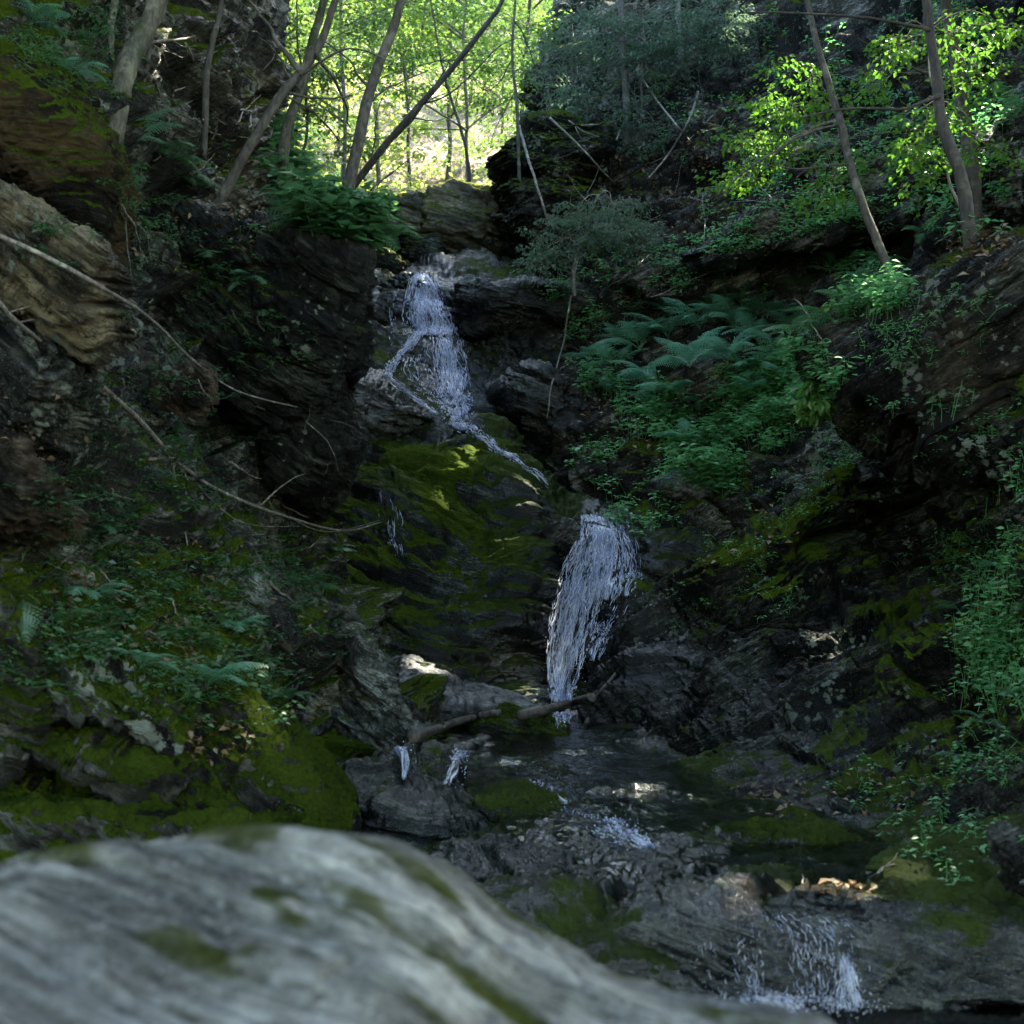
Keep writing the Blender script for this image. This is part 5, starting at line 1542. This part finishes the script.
# forest on the hillside beyond the falls, lit by the sun
HG = 'sunlit trees beyond the falls'
rngf = np.random.default_rng(77)
spots = [(345, 28), (415, 31), (470, 29.5), (520, 33), (380, 36), (445, 38), (300, 33), (500, 42), (340, 44), (410, 47), (560, 40), (260, 40), (470, 54), (370, 56), (540, 56), (300, 58), (430, 66), (590, 52), (220, 52), (620, 62), (700, 56)]
kinds = ['slim sunlit forest tree with yellow green leaves beyond the waterfall', 'slim forest tree with darker green leaves beyond the waterfall']
for i, (u, Y) in enumerate(spots):
    gy = np.array([26, 30, 36, 44, 54, 68, 90]); gv = np.array([262, 232, 205, 160, 110, 50, -40])
    p = at(u, np.interp(Y, gy, gv) - 18 * ((u - 430) / 300) ** 2, Y)
    h = rngf.uniform(7, 11)
    lean = rngf.normal(0, .08, 2)
    tp = p + np.array([lean[0] * h, lean[1] * h, h])
    mid = p + np.array([lean[0] * h * .4, lean[1] * h * .4, h * .5])
    cnt = 80 if Y < 45 else 90
    tt = rngf.uniform(.38 if (370 < u < 510 and Y < 48) else .1, 1, cnt)
    ang = rngf.uniform(0, 6.28, cnt)
    rr = (2.3 * np.sin(np.clip(tt * 1.05, 0, 1) * 2.9) ** .6 + .3) * np.sqrt(rngf.uniform(.1, 1, cnt))
    cs = p + (tp - p) * tt[:, None] + np.stack([np.cos(ang) * rr, np.sin(ang) * rr, rr * .15], 1)
    lm = []
    for c, q in zip(cs[::9], tt[::9]):
        s = p + (tp - p) * max(.05, q - .12)
        lm.append(([s, (s + c) / 2 + np.array([0, 0, .1]), c], .03, .008))
    yel = i % 2 == 0
    tree('forest_tree', kinds[0 if yel else 1], ([p - np.array([0, 0, .3]), mid, tp], rngf.uniform(.04, .08), .015), lm,
         [spray_leaves(rngf, cs, 40, .75, .15 if Y < 45 else .19, .25, .32)], M_darkbark if i % 2 else M_bark, M_beech3 if not yel else M_beech2 if i % 3 == 0 else M_beech, HG + (' with yellow green leaves' if yel else ' with darker leaves'), 400 + i, wob=.12)

# low shrubs on the hillside, read as one mass
sh = []
for _ in range(420):
    Y = rngf.uniform(26, 60); u = rngf.uniform(180, 720)
    if 375 < u < 500 and rngf.random() < .3:
        continue
    gv_ = np.interp(Y, gy, gv) - 18 * ((u - 430) / 300) ** 2
    sh.append(at(u, gv_, Y) + np.array([0, 0, rngf.uniform(.1, 1.3)]))
Bs = Bag(); Vs, Ts = spray_leaves(rngf, sh, 30, .5, .15, .3, .32)
Bs.add(Vs, None, Ts)
tag(Bs.build('undergrowth', M_beech2, smooth=False), kind='stuff')

# a wall of woods farther up the valley
wd = []
for _ in range(2600):
    Y = rngf.uniform(70, 105); u = rngf.uniform(-150, 1150)
    wd.append(at(u, rngf.uniform(-160, 120), Y))
Bw = Bag(); Vw, Tw = spray_leaves(rngf, wd, 22, 1.5, .5, .35, .35)
Bw.add(Vw, None, Tw)
tag(Bw.build('far_woods', M_beech, smooth=False), kind='stuff')


# unseen leaf cover above the ravine, placed to keep it in shade
def cover(name, box, n_cl, per, rad, size, seed, keep_sky=None):
    rng = np.random.default_rng(seed)
    lo, hi = np.array(box[0]), np.array(box[1])
    # one cluster in every cell, so the cover has no accidental big gaps
    nx_ = int(math.sqrt(n_cl * (hi[0] - lo[0]) / (hi[1] - lo[1]))); ny_ = n_cl // nx_
    gx, gy_ = np.meshgrid(np.arange(nx_), np.arange(ny_))
    cs = np.stack([gx.ravel(), gy_.ravel(), np.zeros(nx_ * ny_)], 1) + rng.uniform(0, 1, (nx_ * ny_, 3))
    cs = lo + cs / np.array([nx_, ny_, 1]) * (hi - lo)
    if keep_sky is not None:
        cs = cs[keep_sky(cs)]
    u, v, ok = project(cs)
    vis = ok & (u > -120) & (u < 1144) & (v > -60) & (v < 1100)
    cs = cs[~vis]
    V, T = spray_leaves(rng, cs, per, rad, size, .4, .38)
    Q = V.reshape(-1, 4, 3)
    keep = sun_keep(Q.mean(1), .05)
    u, v, ok = project(Q.mean(1))
    keep &= ~(ok & (u > -30) & (u < 1054) & (v > -12) & (v < 1060))
    V = Q[keep].reshape(-1, 3)
    i = np.arange(len(V) // 4)[:, None] * 4
    T = np.concatenate([i + np.array([0, 1, 2]), i + np.array([0, 2, 3])])
    B = Bag(); B.add(V, None, T)
    return tag(B.build(name, M_can, smooth=False), kind='stuff')


def opening(c):
    """gap in the canopy, shaped to let sky light in from above"""
    return ~((c[:, 0] > -1.8 - 1.8 * (c[:, 1] > 11)) & (c[:, 0] < 3.6 + 2.6 * (c[:, 1] > 13)) & (c[:, 1] < 22) & (c[:, 1] > -1))


cover('forest_canopy', ((-13, -8, 10), (16, 28.5, 14)), 3700, 46, .9, .34, 9, opening)  # unseen; its gap is shaped to steer the sky light
cover('sun_block_canopy', ((2.5, 6, 24), (17, 34, 28)), 1500, 60, 1.1, .42, 10)  # unseen leaf slab, added towards the sun to shade the ravine
# unseen leaf walls behind camera and rims, added so light falls from above
cover('light_block_leaves', ((-14, -13, 0), (14, -9, 16)), 420, 60, 1.1, .40, 11)
cover('light_block_leaves', ((-17, -8, 3), (-13, 28, 15)), 400, 60, 1.2, .40, 12)
cover('light_block_leaves', ((12, -8, 3), (16, 10, 15)), 220, 60, 1.2, .40, 13)
# ------------------------------------------------------------------ fallen wood, vines, roots
def stick(name, label, pix, r0, r1, mat, cat, seed=0, group=None, lift=.03, wob=.02, side=(), Ys=None, n=30):
    P = [at(u, v, (hitY(u, v, 2) - lift) if Ys is None else Ys[i]) for i, (u, v) in enumerate(pix)]
    B = Bag()
    limb(B, P, r0, r1, n, wob, seed, 7)
    for k, (sp, sr) in enumerate(side):
        Q = [at(u, v, np.interp(u, sorted([p[0] for p in pix]), [y for _, y in sorted(zip([p[0] for p in pix], [q[1] for q in P]))]) - .03 * i) for i, (u, v) in enumerate(sp)]
        limb(B, Q, sr, sr * .4, 12, .01, seed + k + 1, 5)
    base = P[0]
    o = B.build(name, mat, None, tuple(base))
    return tag(o, label, cat, group)


stick('driftwood_log', 'long dark driftwood log lying across the foot of the lower waterfall', [(520, 716), (545, 710), (570, 703), (592, 697)], .052, .042, M_wetlog, 'log', 1, lift=.10, wob=.012)
stick('driftwood_log', 'dark log lying in front of the pale water worn rock', [(414, 736), (440, 728), (470, 718), (500, 712)], .04, .03, M_wetlog, 'log', 2, lift=.08, wob=.012)
stick('driftwood_log', 'brown root like log leaning beside the lower waterfall', [(560, 742), (580, 733), (592, 712), (602, 690), (622, 664)], .024, .014, M_wetlog, 'log', 3, lift=.06, wob=.02)
stick('fallen_branch', 'long thin fallen branch reaching from the left cliff across to the cascade face', [(86, 372), (130, 412), (180, 466), (230, 496), (290, 518), (345, 530), (382, 522)], .016, .006, M_twig, 'branch', 4, Ys=[7.6, 8.0, 8.5, 9.2, 10, 11, 12], lift=0,
      side=[([(172, 455), (178, 500), (190, 560), (205, 625)], .007), ([(258, 508), (290, 480), (306, 474)], .007), ([(190, 476), (240, 522), (300, 526)], .005), ([(290, 518), (330, 532), (380, 520)], .005)])
stick('fallen_branch', 'pale thin branch lying down the face from the tan slab toward the wedge boulder', [(-10, 232), (50, 258), (110, 292), (150, 320), (190, 358), (240, 392), (306, 409)], .012, .005, M_twig, 'branch', 5, Ys=[6.3, 6.4, 6.5, 7.8, 8.4, 9.2, 10.0], lift=0)
stick('fallen_branch', 'bare twig with side shoots leaning below the tan slab at the left edge', [(-10, 292), (20, 322), (50, 352), (84, 376)], .012, .008, M_twig, 'branch', 6, Ys=[6.2, 6.4, 6.9, 7.5], lift=0,
      side=[([(10, 312), (40, 300), (58, 268)], .005), ([(20, 322), (55, 318), (62, 344)], .004)])
stick('fallen_branch', 'thin twig standing up against the dark side of the wedge boulder', [(290, 480), (300, 440), (312, 405)], .006, .003, M_twig, 'branch', 7, lift=.1)
stick('fallen_branch', 'thin bent twig crossing the dark wedge boulder', [(288, 404), (312, 425), (330, 448), (340, 474)], .006, .003, M_twig, 'branch', 8, lift=.15)
stick('hanging_vine', 'pale vine hanging straight down over the dark ledges beside the upper waterfall', [(577, 262), (568, 310), (562, 350), (552, 385), (546, 418)], .014, .008, M_twig, 'vine', 9, lift=.3)
stick('leaning_stick', 'pale dead stick leaning against the upright outcrop under the hemlock', [(519, 126), (528, 160), (540, 195), (550, 224)], .025, .016, M_twig, 'stick', 10, lift=.4)
stick('leaning_stick', 'long straight dead stick slanting across the thicket right of the straight pale trunk', [(636, 70), (660, 105), (690, 140), (724, 178)], .018, .01, M_twig, 'stick', 11, lift=.5)
stick('leaning_stick', 'pale dead stick crossing the long straight one like an x', [(698, 92), (690, 118), (672, 150), (648, 178)], .022, .012, M_twig, 'stick', 12, lift=.45)
stick('leaning_stick', 'dead stick sloping down to the foot of the straight pale trunk', [(550, 118), (575, 142), (596, 164), (616, 184)], .02, .012, M_twig, 'stick', 13, lift=.5)
stick('fallen_branch', 'forked pale twig lying on the mossy ledge above the near fall', [(868, 878), (884, 868), (902, 862)], .006, .003, M_twig, 'branch', 14, lift=.03, side=[([(880, 870), (890, 862), (898, 852)], .003)])
stick('fallen_branch', 'little upright twig above the leaf pile on the near ledge', [(806, 890), (800, 862), (790, 838)], .0035, .002, M_twig, 'branch', 15, lift=.06)
stick('root', 'pale roots sticking out of the lit cliff near the stout mossy trunk', [(150, 44), (168, 40), (196, 36)], .014, .005, M_twig, 'root', 16, lift=.2,
      side=[([(152, 44), (162, 52), (168, 66)], .006), ([(160, 43), (172, 52), (182, 58)], .005), ([(172, 40), (184, 46), (196, 46)], .004), ([(156, 46), (150, 56), (152, 62)], .004)])
stick('root', 'reddish roots hanging in the crack left of the overhanging boulder', [(122, 205), (132, 225), (140, 245), (148, 262)], .010, .003, M_twig, 'root', 17, lift=.12, side=[([(126, 212), (128, 245), (131, 280)], .004), ([(130, 220), (146, 232), (150, 258)], .004)])
rngd = random.Random(5)
# dead twigs and roots strewn over the two slopes
LT = ['dead twig lying on the dark right slope', 'dead twig lying on the left cliff']
k = 0
for (u0, v0, u1, v1, n, L, grp) in [(560, 60, 800, 300, 62, 55, 0), (800, 60, 1010, 250, 24, 50, 0), (150, 30, 275, 200, 40, 36, 1), (120, 240, 330, 420, 14, 34, 1), (70, 430, 340, 700, 26, 34, 1)]:
    for _ in range(n):
        u, v = rngd.uniform(u0, u1), rngd.uniform(v0, v1)
        a = rngd.gauss(.5 if grp else -.5, .8)
        l = L * rngd.uniform(.4, 1.3)
        p = [(u, v), (u + math.cos(a) * l * .5, v + math.sin(a) * l * .5 + rngd.uniform(-4, 4)), (u + math.cos(a) * l, v + math.sin(a) * l)]
        r = rngd.uniform(.004, .011)
        stick('twig', LT[grp], p, r, r * .4, M_twig if rngd.random() < .7 else M_bark, 'twig', 500 + k, 'twigs on the right slope' if grp == 0 else 'twigs on the left cliff', lift=.06, wob=.03, n=10)
        k += 1
# ------------------------------------------------------------------ daylight
w = bpy.data.worlds.new('World')
SC.world = w
w.use_nodes = True
nt = w.node_tree
sky = nt.nodes.new('ShaderNodeTexSky')
sky.sky_type = 'NISHITA'
sky.sun_disc = False
sky.sun_elevation = R(SUN_EL)
sky.sun_rotation = R(SUN_AZ)
bg = nt.nodes['Background']
nt.links.new(sky.outputs[0], bg.inputs['Color'])
bg.inputs['Strength'].default_value = .15
sl = bpy.data.lights.new('sun', 'SUN')
sl.energy = 2.7
sl.angle = R(.5)
sl.color = (1, .95, .86)
so = bpy.data.objects.new('sun', sl)
COL.objects.link(so)
so.rotation_euler = Vector(-SUN_DIR).to_track_quat('-Z', 'Y').to_euler()
so.location = (0, 0, 60)
SC.view_settings.view_transform = 'Standard'
SC.view_settings.look = 'None'
SC.view_settings.gamma = 1
SC.view_settings.use_curve_mapping = False
SC.view_settings.exposure = EXPO
SC.cycles.use_denoising = True
SC.cycles.max_bounces = 6
SC.cycles.diffuse_bounces = 3
SC.cycles.glossy_bounces = 2
SC.cycles.transmission_bounces = 4
SC.cycles.transparent_max_bounces = 12
SC.cycles.caustics_reflective = False
SC.cycles.caustics_refractive = False
SC.cycles.sample_clamp_indirect = 6
# the camera's white balance is set for open shade
SC.view_settings.use_white_balance = True
SC.view_settings.white_balance_temperature = 7400
SC.view_settings.white_balance_tint = 3
